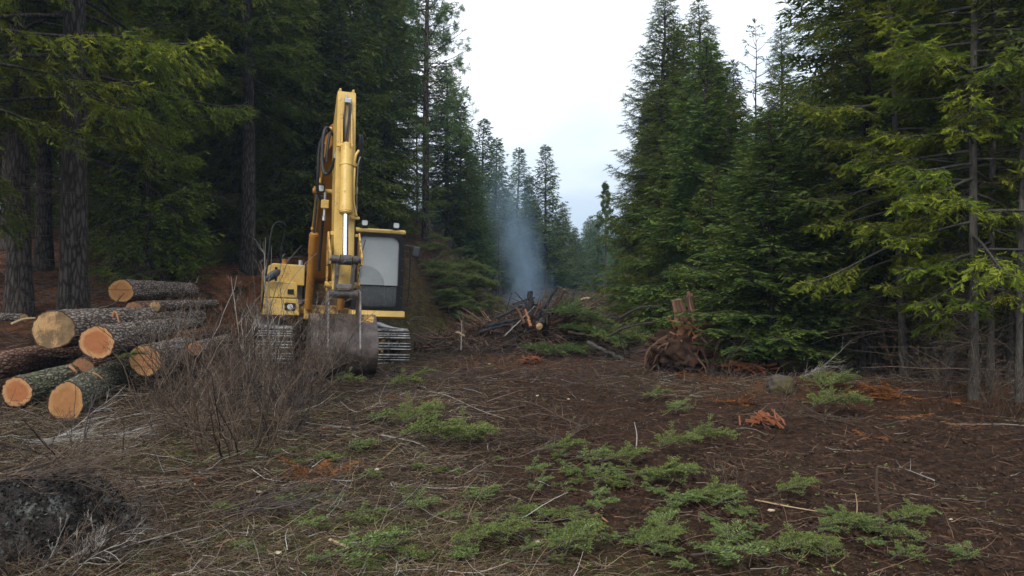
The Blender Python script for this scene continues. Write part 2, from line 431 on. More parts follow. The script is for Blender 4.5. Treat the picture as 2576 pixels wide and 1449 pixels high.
# distant wooded ridge
hx = np.linspace(-700, 700, 90); hyv = np.linspace(560, 900, 16); HX, HY = np.meshgrid(hx, hyv)
HZ = (32+12*np.sin(HX*.006+1.1)+16*fbm(HX*.01, HY*.01, 4))*sst(560, 760, HY)+4*fbm(HX*.06, HY*.06, 8)-1
ii = np.arange(HX.size).reshape(HX.shape)
t = NT('far_wood'); fn = t.noise(t.pos(), .25, 6., .8)
M['far_wood'] = t.done(t.bsdf(t.ramp(fn, [(.35, (.012, .026, .016)), (.7, (.04, .06, .04))]), 1., spec=.05, nrm=t.bump(fn, 1., 6.)))
MB().add(np.stack([HX, HY, HZ], -1).reshape(-1, 3), np.stack([ii[:-1, :-1], ii[:-1, 1:], ii[1:, 1:], ii[1:, :-1]], -1).reshape(-1, 4)).build('hills', M['far_wood'], smooth=True)['kind'] = 'structure'
# ------------------------------------------------------------------ trees
def trunk_mesh(rng, H, r0, lean=(0, 0), wob=.06, k=12, m=16):
    t = np.linspace(0, 1, m); P = np.zeros((m, 3)); P[:, 2] = t*H-.3*(t == 0)
    P[:, 0] = lean[0]*t+wob*np.cumsum(rng.normal(size=m))*.5*t; P[:, 1] = lean[1]*t+wob*np.cumsum(rng.normal(size=m))*.5*t
    P[0, :2] = 0
    rr = r0*((1-t)**.85*.97+.03)*(1+.35*np.exp(-t*H/.35))
    return P, rr
def fir(seed, H, Rc, cb, nb, r0, fol='fir_green', s0=.15, tw=(.14, .05), sp=.13, droop=.25, dead=0, dead_top=None, up=.5, bark='bark', lean=(0, 0), irr=.3, deadmat=None, shape=.8, lat=.42, name='fir_tree', hang=.35, fan=0):
    """conifer prototype: trunk (with limbs) + crown of needle sprays; returns an Empty with two parts"""
    rng = np.random.default_rng(seed); root = empty(name)
    P, rr = trunk_mesh(rng, H, r0, lean)
    tm = MB(); V, F, _ = tubes(P, rr[None], 12); tm.add(V, F)
    zc = lambda h: np.stack([np.interp(h, P[:, 2], P[:, 0]), np.interp(h, P[:, 2], P[:, 1]), h], -1)
    u = (np.arange(nb)+rng.uniform(0, 1, nb))/nb; h = cb+(H*.985-cb)*u**.92
    tt = (h-cb)/(H-cb)
    L = Rc*np.clip((1-tt), 0, 1)**shape*(.72+.28*np.minimum(1, tt*8))*rng.uniform(1-irr, 1.12, nb)+.12
    az = np.arange(nb)*2.39996+rng.normal(size=nb)*.5
    el = -.12+tt*(.35+up)+rng.normal(size=nb)*.1
    m = 7; s = np.linspace(0, 1, m)[None, :]
    hor = L[:, None]*s*np.cos(el)[:, None]
    ver = L[:, None]*(s*np.sin(el)[:, None]-droop*(1-tt[:, None]*.8)*s**1.7+.18*s**4)
    bend = rng.normal(size=nb)[:, None]*.12*L[:, None]*s**2
    B = zc(h)[:, None, :]+np.stack([np.cos(az)[:, None]*hor-np.sin(az)[:, None]*bend, np.sin(az)[:, None]*hor+np.cos(az)[:, None]*bend, ver], -1)
    br = (.010+.011*L)[:, None]*(1-s*.85)
    V, F, rd = tubes(B, br, 4, rnd=rng.uniform(.2, .6, nb)); tm.add(V, F, rd)
    # laterals
    per = np.maximum((L*(1-s0)/sp).astype(int), 2)
    def seq(per, lo, hi):
        idx = np.repeat(np.arange(len(per)), per); off = np.concatenate([[0], np.cumsum(per)[:-1]])
        j = np.arange(len(idx))-off[idx]; return idx, lo[idx]+(hi[idx]-lo[idx])*(j+rng.uniform(0, 1, len(idx)))/per[idx]
    def pt(P, idx, s_):
        mm = P.shape[1]-1; q = np.clip(s_*mm, 0, mm-1e-4); i = q.astype(int); f = (q-i)[:, None]
        return P[idx, i]*(1-f)+P[idx, i+1]*f, norm(P[idx, i+1]-P[idx, i])
    lo = np.full(nb, s0); hi = np.full(nb, 1.)
    idx, s_ = seq(per*2, lo, hi)
    p, d = pt(B, idx, s_); side = np.where(np.arange(len(idx)) % 2 == 0, 1., -1.)
    horiz = norm(np.cross(d, np.array([0, 0, 1.])))
    ll = L[idx]*lat*(1.02-s_)**.75*rng.uniform(.55, 1.15, len(idx))+.10
    a = rng.uniform(.6, 1.05, len(idx))[:, None]
    ld = norm(d*np.cos(a)+horiz*side[:, None]*np.sin(a)+np.array([0, 0, 1.])*rng.normal(-.12, .22, len(idx))[:, None])
    # each lateral: 3 point curve drooping
    q = np.linspace(0, 1, 3)[None, :, None]
    LP = p[:, None, :]+ld[:, None, :]*ll[:, None, None]*q+np.array([0, 0, -1.])*(ll*hang)[:, None, None]*q**2
    V, F, rd = tubes(LP, np.array([[.007, .005, .003]]), 3, rnd=rng.uniform(.1, .5, len(idx))); tm.add(V, F, rd)
    TL, TW = tw
    per2 = np.maximum((ll/(TL*.62)).astype(int), 1)+1
    jd, s2 = seq(per2*2, np.full(len(ll), .05), np.full(len(ll), 1.05))
    p2, d2 = pt(LP, jd, np.minimum(s2, 1)); sd_ = np.where(np.arange(len(jd)) % 2 == 0, 1., -1.)
    hz = norm(np.cross(d2, np.array([0, 0, 1.])+rng.normal(size=d2.shape)*.25))
    a = rng.uniform(.35, .95, len(jd))[:, None]
    dd = norm(d2*np.cos(a)+hz*sd_[:, None]*np.sin(a)+np.array([0, 0, 1.])*rng.normal(-.05, .25, len(jd))[:, None])
    cl = np.repeat(rng.uniform(0, 1, nb), 1)[idx][jd]
    lr = rng.uniform(0, 1, len(ll))[jd]; rd = np.clip(.3*cl+.3*lr+.4*rng.beta(2, 2.2, len(jd))-.02, 0, 1)
    upn = norm(np.array([0, 0, 1.])+rng.normal(size=dd.shape)*.75)
    bV, bF, bR = blades(p2, dd, TL*rng.uniform(.7, 1.3, len(jd)), TW*rng.uniform(.75, 1.25, len(jd)), N=upn, rnd=rd)
    if fan:
        K = fan; sc_ = TL*rng.uniform(.75, 1.25, len(jd)); dn = norm(dd); sd3 = norm(np.cross(dn, norm(rng.normal(size=dn.shape)*.5+np.array([0, 0, 1.]))))
        ix = np.repeat(np.arange(len(jd)), K); u_ = np.tile(np.linspace(.05, .9, K), len(jd)); sg = np.tile(np.where(np.arange(K) % 2, 1., -1.), len(jd))[:, None]
        cm = MB().add(*blades(p2, dd, sc_*1.05, TW*.42, N=upn, rnd=rd))
        cm.add(*blades(p2[ix]+dn[ix]*(sc_[ix]*u_)[:, None], dn[ix]*.75+sd3[ix]*sg*.75+rng.normal(size=(len(ix), 3))*.2, TL*.36*rng.uniform(.7, 1.25, len(ix)), TW*.34, N=upn[ix], rnd=np.clip(rd[ix]+rng.normal(0, .08, len(ix)), 0, 1)))
    else: cm = MB().add(bV, bF, bR)
    # leader tuft
    n = 14; th = rng.uniform(0, TAU, n); dirs = np.stack([np.cos(th)*.5, np.sin(th)*.5, np.ones(n)], -1)
    cm.add(*blades(np.repeat(P[-1:], n, 0)-np.array([0, 0, .1]), dirs, .22, TW, rng=rng, rnd=.6))
    if dead:
        hd = rng.uniform(.3, max(cb*1.25, 1.5), dead); th = rng.uniform(0, TAU, dead)
        D = np.stack([np.cos(th), np.sin(th), rng.normal(0.02, .25, dead)], -1)
        DP, DR = grow(rng, zc(hd), D, rng.uniform(.4, 1.7, dead)*(.5+Rc/3), rng.uniform(.004, .009, dead), 5, .12, -.06)
        V, F, rd = tubes(DP, DR, 3, rnd=rng.uniform(.4, 1, dead)); tm.add(V, F, rd, mi=1)
        kp, kd, kl, kr, _ = kids(rng, DP, DR, 6, .9, .4)
        KP, KR = grow(rng, kp, kd, kl, kr, 4, .15, -.08); V, F, rd = tubes(KP, KR, 3, rnd=rng.uniform(.3, 1, len(kp))); tm.add(V, F, rd, mi=1)
    tr = tm.build('trunk', [M[bark], M[deadmat or 'twig_pale']], root, smooth=True)
    cr_ = cm.build('crown', M[fol], root)
    return root
def pine(seed, H, Rc, cb, nb, r0, tl=.2, fol='pine', bark='bark_grey', lean=(0, 0), npt=22, dead=14, up=.5, tuft_r=.022, name='pine_tree', shape=.6):
    rng = np.random.default_rng(seed); root = empty(name)
    P, rr = trunk_mesh(rng, H, r0, lean, .05); tm = MB(); V, F, _ = tubes(P, rr[None], 12); tm.add(V, F)
    zc = lambda h: np.stack([np.interp(h, P[:, 2], P[:, 0]), np.interp(h, P[:, 2], P[:, 1]), h], -1)
    u = (np.arange(nb)+rng.uniform(0, 1, nb))/nb; h = cb+(H*.98-cb)*u; tt = u
    L = Rc*(1-tt)**shape*rng.uniform(.5, 1.1, nb)+.15; th = np.arange(nb)*2.39996+rng.normal(size=nb)*.4
    el = -.1+tt*(.4+up)
    D = np.stack([np.cos(th)*np.cos(el), np.sin(th)*np.cos(el), np.sin(el)], -1)
    BP, BR = grow(rng, zc(h), D, L, .008+.01*L, 7, .09, .05)
    V, F, _ = tubes(BP, BR, 4); tm.add(V, F)
    kp, kd, kl, kr, ks = kids(rng, BP, BR, 7, .75, .38, .3, .97)
    KP, KR = grow(rng, kp, kd, kl, kr, 5, .12, .12); V, F, _ = tubes(KP, KR, 3); tm.add(V, F)
    k2, d2_, l2, r2, _ = kids(rng, KP, KR, 2, .7, .5, .2, .9)
    K2, K2R = grow(rng, k2, d2_, l2, r2, 3, .1, .15); V, F, _ = tubes(K2, K2R, 3); tm.add(V, F)
    tips = np.concatenate([BP[:, -1], KP[:, -1], K2[:, -1], P[-1:]]); td = np.concatenate([norm(BP[:, -1]-BP[:, -2]), norm(KP[:, -1]-KP[:, -2]), norm(K2[:, -1]-K2[:, -2]), [[0, 0, 1.]]])
    cm = MB(); idx = np.repeat(np.arange(len(tips)), npt); off = rng.uniform(0, .14, len(idx))[:, None]
    dr = norm(td[idx]*rng.uniform(.1, 1.2, len(idx))[:, None]+norm(rng.normal(size=(len(idx), 3))))
    base = rng.uniform(0, 1, len(tips))
    cm.add(*blades(tips[idx]-td[idx]*off, dr, tl*rng.uniform(.7, 1.15, len(idx)), tuft_r, rng=rng, rnd=np.clip(base[idx]*.4+rng.uniform(0, .6, len(idx)), 0, 1)))
    if dead:
        hd = rng.uniform(.5, cb, dead); th = rng.uniform(0, TAU, dead)
        D = np.stack([np.cos(th), np.sin(th), rng.normal(0, .2, dead)], -1)
        DP, DR = grow(rng, zc(hd), D, rng.uniform(.3, .9, dead), .01, 5, .12, -.03); V, F, _ = tubes(DP, DR, 3); tm.add(V, F, .6, 1)
        kp, kd, kl, kr, _ = kids(rng, DP, DR, 3, .9, .4); KP, KR = grow(rng, kp, kd, kl, kr, 3, .1); V, F, _ = tubes(KP, KR, 3); tm.add(V, F, .6, 1)
    tm.build('trunk', [M[bark], M['twig_pale']], root, smooth=True); cm.build('crown', M[fol], root)
    return root
_used = set()
def put(proto, x, y, rz=0., sc=1., label=None, group=None, cat='tree', dz=0., tilt=(0, 0), sz=None):
    o = proto if proto.name not in _used else copy_tree(proto)
    _used.add(proto.name)
    o.location = (x, y, gz(x, y)-.05+dz); o.rotation_euler = (tilt[0], tilt[1], rz); o.scale = (sc, sc, sz or sc)
    tag(o, label, cat)
    if group: o['group'] = group
    elif 'group' in o: del o['group']
    return o
def px(p, Y): return (p-1288)/1980*Y
rt = random.Random(5)

# prototypes
near_fir = fir(11, 19, 4.6, 4.4, 115, .27, 'fir_near', s0=.34, tw=(.13, .045), sp=.15, droop=.32, dead=40, bark='bark_dark', deadmat='twig_dark', irr=.45, shape=.6, lat=.34, hang=.6, fan=9)
near_fir2 = fir(12, 17, 3.8, 3.7, 110, .22, 'fir_near', s0=.35, tw=(.13, .045), sp=.15, droop=.3, dead=50, bark='bark_dark', deadmat='twig_dark', irr=.45, shape=.6, lat=.36, hang=.5, fan=9)
wood_fir = fir(13, 18, 3.0, 4.4, 130, .22, 'fir_green', s0=.2, tw=(.17, .06), sp=.17, droop=.3, dead=40, bark='bark_dark', deadmat='twig_dark', irr=.4, shape=.6, fan=6)
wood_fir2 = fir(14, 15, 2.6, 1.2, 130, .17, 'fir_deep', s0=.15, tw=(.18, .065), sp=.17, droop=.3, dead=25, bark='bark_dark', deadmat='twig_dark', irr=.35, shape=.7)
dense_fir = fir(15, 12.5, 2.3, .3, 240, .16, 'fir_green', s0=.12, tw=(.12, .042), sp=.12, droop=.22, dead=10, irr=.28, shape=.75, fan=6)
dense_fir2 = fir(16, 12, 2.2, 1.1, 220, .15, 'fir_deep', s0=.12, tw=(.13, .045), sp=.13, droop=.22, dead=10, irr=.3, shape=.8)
young_fir = fir(17, 6, 1.5, .3, 110, .07, 'fir_green', s0=.12, tw=(.11, .04), sp=.11, droop=.15, dead=6, irr=.25, shape=.85)
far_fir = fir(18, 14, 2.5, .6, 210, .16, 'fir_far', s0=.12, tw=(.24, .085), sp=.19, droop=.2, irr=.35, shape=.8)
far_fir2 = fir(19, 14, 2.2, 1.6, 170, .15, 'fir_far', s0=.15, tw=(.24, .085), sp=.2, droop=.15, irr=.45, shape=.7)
open_fir = fir(20, 13, 1.9, 1.4, 118, .07, 'fir_near', s0=.34, tw=(.12, .048), sp=.12, droop=.26, dead=40, bark='bark_grey', deadmat='twig', irr=.45, shape=.5, lat=.40, hang=.3, fan=9)
open_fir2 = fir(21, 12, 1.7, 1.5, 105, .052, 'fir_near', s0=.36, tw=(.12, .048), sp=.12, droop=.24, dead=36, bark='bark_grey', deadmat='twig', irr=.5, shape=.5, lat=.40, hang=.3, fan=9)
bare_fir = fir(22, 11, 1.2, 5.5, 50, .06, 'fir_deep', s0=.3, tw=(.15, .05), sp=.2, droop=.2, dead=70, deadmat='twig', bark='bark_grey', irr=.5, shape=.6)
snag_fir = fir(23, 9.5, 1.3, 4.5, 34, .07, 'fir_far', s0=.75, tw=(.12, .03), sp=.5, droop=.0, dead=70, bark='bark_grey', irr=.5, shape=.9, name='dead_fir_tree')
tall_pine = pine(31, 15.0, 2.4, 3.6, 120, .17, tl=.17, dead=30, npt=16, tuft_r=.018, bark='bark')
slim_pine = pine(32, 12, 1.3, 4.5, 46, .12, tl=.24, tuft_r=.035)
young_pine = pine(33, 9.5, 1.5, 1.5, 50, .1, tl=.26, npt=26, bark='bark', up=.75, tuft_r=.02, dead=4)

# left side, from the near corner back along the wood
put(near_fir, px(185, 15.5), 15.5, .4, 1., 'large dark barked fir with yellow green bough tips standing right behind the log pile')
put(near_fir2, px(48, 17), 17, 2.1, 1.12, 'leaning dark fir trunk at the left edge of the photo behind the logs', tilt=(0, R(4)))
put(near_fir2, px(-160, 12.5), 12.5, 1.0, 1.05, 'fir with trunk out of frame whose boughs hang into the upper left corner', sz=1.0)
put(wood_fir, px(455, 24), 24, .3, .95, 'slender fir behind the log pile, left of the two trunks near the digger')
put(wood_fir, px(625, 23), 23, 2.2, 1.0, 'fir with a bare dark lower trunk standing left behind the digger engine box')
put(near_fir2, px(540, 26), 26, 3.6, 1.05, 'yellow green tipped fir between the log pile and the digger, deeper in the wood')
put(dense_fir, px(735, 27), 27, 1.0, 1.1, 'fir with long drooping boughs right behind the digger handrail')
put(wood_fir2, px(850, 29), 29, 4.0, 1.15, 'dark fir rising directly behind the raised digger boom')
put(dense_fir, px(965, 31), 31, 2.5, 1.05, 'full green fir behind the digger cab, left of the tall pine')
put(young_fir, px(450, 21), 21, .5, .75, 'small young fir on the brown slope behind the log pile')
put(young_fir, px(690, 25), 25, 1.9, .85, 'low young fir with spreading boughs beside the digger handrail')
put(tall_pine, px(1072, 32), 32, 1.2, 1.0, 'tall pine with a long bare trunk and tufted crown right of the digger cab', tilt=(0, R(-.5)))
put(bare_fir, px(1050, 34), 34, .2, .8, 'thin pale barked fir trunk just left of the tall pine')
put(young_fir, px(375, 20.5), 20.5, 2.5, 1.25, 'bushy green fir sapling left of the small young fir, behind the topmost log')
put(dense_fir, px(590, 24.5), 24.5, 4.5, .8, 'green fir with low spreading boughs left of the digger engine box', sz=.95)
put(dense_fir, px(300, 25), 25, 1.5, .8, 'green fir behind the thick dark trunk at the log pile', sz=.9)
put(wood_fir2, px(800, 25.5), 25.5, 1.5, .85, 'green fir directly left of the digger boom')
G1 = 'dark firs standing deep in the wood on the left'
L1 = 'dark fir standing deep in the shaded wood behind the log pile and digger'
k = 0
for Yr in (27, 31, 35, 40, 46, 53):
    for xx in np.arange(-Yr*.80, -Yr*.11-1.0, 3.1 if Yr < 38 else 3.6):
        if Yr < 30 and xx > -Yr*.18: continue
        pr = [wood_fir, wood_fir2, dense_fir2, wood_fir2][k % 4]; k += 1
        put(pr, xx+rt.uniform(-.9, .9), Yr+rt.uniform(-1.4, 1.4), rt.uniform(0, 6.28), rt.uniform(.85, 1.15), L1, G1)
for (p_, Y) in ((-60, 21), (110, 22.5), (290, 22), (360, 26), (-250, 17), (20, 26)):
    put(wood_fir, px(p_, Y), Y, rt.uniform(0, 6), rt.uniform(.9, 1.1), L1, G1)
# receding left row beyond the pine, tops step down to the gap
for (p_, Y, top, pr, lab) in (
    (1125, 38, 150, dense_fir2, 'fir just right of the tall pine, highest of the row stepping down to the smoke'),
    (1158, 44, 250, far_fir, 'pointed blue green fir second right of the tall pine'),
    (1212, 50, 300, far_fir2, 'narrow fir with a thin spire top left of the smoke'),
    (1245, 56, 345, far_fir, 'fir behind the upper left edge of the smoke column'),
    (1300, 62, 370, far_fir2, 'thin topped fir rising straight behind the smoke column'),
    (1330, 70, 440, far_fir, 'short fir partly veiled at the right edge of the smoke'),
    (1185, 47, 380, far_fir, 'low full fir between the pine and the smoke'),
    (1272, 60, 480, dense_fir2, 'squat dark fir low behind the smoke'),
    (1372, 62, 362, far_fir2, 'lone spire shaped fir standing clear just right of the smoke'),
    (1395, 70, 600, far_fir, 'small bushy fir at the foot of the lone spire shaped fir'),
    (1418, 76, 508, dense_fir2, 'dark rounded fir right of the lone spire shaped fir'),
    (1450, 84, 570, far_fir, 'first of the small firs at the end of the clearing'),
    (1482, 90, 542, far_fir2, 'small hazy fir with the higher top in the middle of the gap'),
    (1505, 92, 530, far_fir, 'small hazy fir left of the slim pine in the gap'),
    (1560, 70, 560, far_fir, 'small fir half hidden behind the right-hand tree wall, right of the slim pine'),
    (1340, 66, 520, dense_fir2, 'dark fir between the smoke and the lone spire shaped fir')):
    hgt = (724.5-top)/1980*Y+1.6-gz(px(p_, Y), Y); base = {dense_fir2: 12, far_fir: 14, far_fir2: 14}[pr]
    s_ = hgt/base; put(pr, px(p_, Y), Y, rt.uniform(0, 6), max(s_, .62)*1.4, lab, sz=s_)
hgt = (724.5-455)/1980*62+1.6-gz(px(1524, 62), 62)
put(slim_pine, px(1524, 62), 62, .3, hgt/12, 'slim sparse pine standing in the gap near the right-hand trees')
put(snag_fir, px(1255, 42), 42, .3, .62, 'bare pale dead trunk standing in the smoke', sz=.75)
G2 = 'hazy firs closing the far end of the clearing'
for p_ in range(1090, 1580, 24):
    Y = 100+rt.uniform(-6, 12); s_ = ((724.5-(548+rt.uniform(-14, 50)))/1980*Y+1.0)/14
    put([far_fir, far_fir2][p_ % 2], px(p_, Y), Y, rt.uniform(0, 6), max(s_*1.7, .5), 'hazy fir in the wall of trees closing the far end of the clearing', G2, sz=max(s_, .3))
# right-hand wall
def rput(pr, base, p_, Y, top, lab, grp=None, rz=None, w=1., tilt=(0, 0)):
    hgt = (724.5-top)/1980*Y+1.6-gz(px(p_, Y), Y); s_ = hgt/base
    return put(pr, px(p_, Y), Y, rt.uniform(0, 6) if rz is None else rz, s_*w, lab, grp, sz=s_, tilt=tilt)
rput(dense_fir, 12.5, 1668, 27, -25, 'tall full fir at the left end of the right-hand tree wall', rz=1., w=1.25)
rput(dense_fir, 12.5, 1762, 26, -5, 'tall full fir with a narrow top, second in the right-hand wall', rz=3., w=1.2)
rput(dense_fir2, 12, 1712, 28, 60, 'fir filling the gap between the two tallest firs of the right-hand wall', w=1.15)
rput(dense_fir, 12.5, 1635, 33, 230, 'fir half hidden at the clearing edge behind the tall full fir', w=1.)
rput(dense_fir2, 12, 1618, 38, 420, 'lower fir at the left foot of the right-hand wall', w=1.05)
rput(snag_fir, 9.5, 1905, 24, 45, 'thin dead fir top with bare twigs poking above the right-hand wall')
rput(dense_fir, 12.5, 1968, 25, 62, 'fir with a narrow pointed top between the bare dead top and the big near fir')
rput(dense_fir2, 12, 1850, 25, 150, 'fir with a lower top between the tall pair and the bare dead top')
rput(young_pine, 9.5, 1752, 21, 235, 'young long needled pine in front of the right-hand wall')
rput(young_fir, 6, 1700, 22.5, 470, 'young fir with boughs to the ground behind the uprooted stump', w=1.3)
rput(young_fir, 6, 1800, 19.5, 420, 'bushy young fir right behind the uprooted stump', w=1.25)
rput(young_fir, 6, 1920, 17.5, 360, 'bushy young fir right of the uprooted stump at the edge of the dark thicket', w=1.1)
rput(dense_fir, 12.5, 2215, 17.5, -420, 'big fir whose boughs reach left across the sky at upper right', w=1.0)
rput(young_fir, 6, 2070, 16, 330, 'green young fir in front of the big near fir', w=1.1)
rput(open_fir, 13, 2170, 14.8, -200, 'yellow green tipped fir at the front of the thicket, left of all the pale trunks', w=1.1)
rput(open_fir, 13, 2350, 14.6, -500, 'yellow green tipped fir standing behind the leaning pale trunks', w=1.2)
rput(open_fir2, 12, 2540, 12.6, -500, 'yellow green fir crowding the right edge behind the pale trunks', w=1.2)
put(open_fir, px(2275, 13.2), 13.2, .6, .95, 'slim grey fir leaning left, the leftmost of the pale trunks at right', tilt=(0, R(-4)))
put(open_fir2, px(2385, 12.2), 12.2, 2.2, .9, 'thin grey leaning fir between the leftmost pale trunk and the stout pale trunk', tilt=(0, R(-5)))
put(open_fir, px(2450, 10.8), 10.8, 1.9, .92, 'stout pale barked fir with bright yellow green tufts, nearest of the trunks at right')
put(open_fir2, px(2490, 11.3), 11.3, 4.4, 1.0, 'pale trunk just right of the stout pale barked fir')
put(bare_fir, px(2562, 10.6), 10.6, 1.0, .8, 'very thin bare trunk at the right edge of the photo')
put(bare_fir, px(2375, 13.8), 13.8, 2.0, .75, 'very thin pole trunk behind the pale leaning firs')
put(near_fir2, px(2700, 12), 12, 2.6, .95, 'fir with its trunk out of frame whose boughs fill the corner')
G3 = 'dark firs filling the shaded thicket on the right'
L3 = 'dark fir inside the shaded thicket behind the pale trunks on the right'
k = 0
for Yr in (15.5, 18, 21, 24.5, 28.5, 33, 38, 44):
    lo = Yr*(.33 if Yr < 20 else (.27 if Yr < 30 else .19)); hi = Yr*.80+1
    for xx in np.arange(lo, hi, 2.3 if Yr < 22 else 3.0):
        pr = [dense_fir2, wood_fir2, wood_fir2, wood_fir][k % 4]; k += 1
        X_ = xx+rt.uniform(-.7, .7); Y_ = Yr+rt.uniform(-1.1, 1.1); sc_ = rt.uniform(.8, 1.05); pd = 1288+X_/Y_*1980
        hmax = (724.5-np.interp(pd, [1560, 1700, 1800, 1840, 2000, 2060, 2200], [420, 60, 120, 290, 270, 120, -800]))/1980*Y_+1.6
        put(pr, X_, Y_, rt.uniform(0, 6.28), sc_, L3, G3, sz=min(sc_, hmax/{dense_fir2: 12, wood_fir2: 15, wood_fir: 18}[pr]))
# ------------------------------------------------------------------ the yellow digger
def paint(name, c, wear=.5, mud=.4, rough=.42):
    t = NT(name); p = t.obj()
    n = t.noise(p, 3, 5., .65); n2 = t.noise(p, 22, 6., .75); n3 = t.noise(p, 7, 7., .8, 1.)
    col = t.mix(t.rng(n, .3, .75), c, tuple(x*.72 for x in c))
    col = t.mix(t.rng(n2, .60, .68, 0, .7*wear+.2), col, (.12, .055, .025))
    sc = t.noise(t.obj((9, 9, 1.2)), 6, 5., .7)
    col = t.mix(t.rng(sc, .62, .72, 0, wear), col, (.3, .18, .07))
    mudf = t.rng(n3, .62-.25*mud, .74-.25*mud)
    col = t.mix(mudf, col, t.ramp(n2, [(.3, (.04, .024, .016)), (.7, (.12, .08, .055))]))
    rg = t.math('ADD', t.math('MULTIPLY', mudf, .45), rough)
    return t.done(t.bsdf(col, rg, spec=.45, nrm=t.bump(t.math('ADD', t.math('MULTIPLY', mudf, 1.), t.math('MULTIPLY', n2, .15)), .35, .01)))
M['grime_shade'] = paint('grimy_shade_paint', (.3, .16, .03), 1., 1., .7)  # dirty yellow, darkened further: shade beneath the machine is put into the colour
YEL = (.60, .385, .095)
M['yellow'] = paint('yellow_paint', YEL, .55, .2)
M['yellow_worn'] = paint('worn_yellow_paint', (.58, .34, .075), .8, .30)
M['yellow_mud'] = paint('muddy_yellow_paint', (.52, .3, .06), 1., .62, .6)
M['yellow_shaded'] = paint('shaded_yellow_paint', (.40, .17, .022), .4, .2, .55)  # yellow taken down to orange; shade of the boom underside is painted in
def plain(name, c, rough=.5, metal=0., spec=.5, var=.3, sc=9):
    t = NT(name); n = t.noise(t.obj(), sc, 6., .7)
    col = t.mix(t.rng(n, .35, .7, 0, 1), tuple(x*(1-var) for x in c), tuple(min(1, x*(1+var)) for x in c))
    return t.done(t.bsdf(col, t.rng(n, .3, .7, rough*.85, min(1, rough*1.2)), metal, spec, t.bump(n, .12, .01)))
M['black'] = plain('black_paint', (.009, .009, .009), .5, spec=.25)
M['rubber'] = plain('rubber_hose', (.014, .014, .015), .6)
M['steel_dark'] = plain('dark_oily_steel', (.07, .06, .055), .45, .5, var=.6)
M['steel_link'] = plain('worn_steel_link', (.17, .15, .14), .45, .6, var=.4)
M['chrome'] = plain('chrome_rod', (.85, .86, .88), .12, 1., var=.03)
M['zinc'] = plain('zinc_fitting', (.5, .49, .46), .4, .8)
M['shoe'] = plain('muddy_track_steel', (.035, .028, .025), .7, .3, var=.6)
M['bar'] = plain('polished_grouser_steel', (.30, .29, .28), .45, .5, var=.9, sc=7)
M['lens'] = plain('lamp_lens', (.55, .56, .55), .18, .3, var=.15, sc=40)
M['seat'] = plain('seat_cloth', (.03, .03, .035), .9)
M['mirror_back'] = plain('mirror_shell', (.02, .021, .024), .45)
def bucket_mat():
    t = NT('bucket_steel'); n = t.noise(t.obj(), 4, 7., .75); n2 = t.noise(t.obj(), 18, 6., .75)
    col = t.ramp(n, [(.32, (.02, .015, .013)), (.5, (.05, .038, .033)), (.72, (.12, .098, .088))])
    col = t.mix(t.rng(n2, .55, .68, 0, .6), col, (.13, .07, .04))
    z = t.n('SeparateXYZ', Vector=t.obj()).outputs[2]
    yl = t.math('MULTIPLY', t.rng(z, 1.0, 1.5), t.rng(n2, .46, .54))
    col = t.mix(yl, col, (.42, .24, .05))
    return t.done(t.bsdf(col, .5, .35, .4, t.bump(n2, .4, .01)))
M['bucket'] = bucket_mat()
def glass_mat(name, dust_sheen, arc=False, c=(.6, .63, .63)):
    t = NT(name); p = t.obj(); n = t.noise(p, 3, 5., .6); n2 = t.noise(p, 26, 6., .8)
    f = t.math('ADD', dust_sheen-.08, t.math('MULTIPLY', n, .16)); f = t.math('SUBTRACT', f, t.rng(n2, .3, .42, .12, 0))
    if arc:
        d = t.n('VectorMath', operation='DISTANCE'); t.set(d.inputs[0], p); d.inputs[1].default_value = (.56, -1.95, 1.66)
        f = t.math('MULTIPLY', f, t.rng(d.outputs['Value'], .40, .43, .62, 1.))
    tr = t.n('BsdfTransparent'); tr.inputs[0].default_value = (.86, .9, .88, 1)
    df = t.bsdf(c, .5, spec=.4)
    m1 = t.n('MixShader'); t.set(m1.inputs[0], f); t.set(m1.inputs[1], tr.outputs[0]); t.set(m1.inputs[2], df)
    gl = t.n('BsdfGlossy'); gl.inputs['Roughness'].default_value = .06
    fr = t.n('Fresnel', IOR=1.5); m2 = t.n('MixShader'); t.set(m2.inputs[0], fr.outputs[0]); t.set(m2.inputs[1], m1.outputs[0]); t.set(m2.inputs[2], gl.outputs[0])
    return t.done(m2.outputs[0])
M['glass'] = glass_mat('dust_sheen_windscreen', .52, True)  # pale film: dust, with the sky's reflection put into its colour too
M['glass_low'] = glass_mat('lower_window', .10, c=(.2, .2, .19))
M['glass_side'] = glass_mat('side_window', .3)

D_ = empty('excavator', (-4.28, 18.0, .02), (0, R(2.2), R(19)), label='yellow tracked excavator facing the camera with its boom raised and bucket on the ground', cat='excavator')
def part(name, mb, mat, parent=D_, smooth=False): return mb.build(name, mat, parent, smooth)
XB = -.21
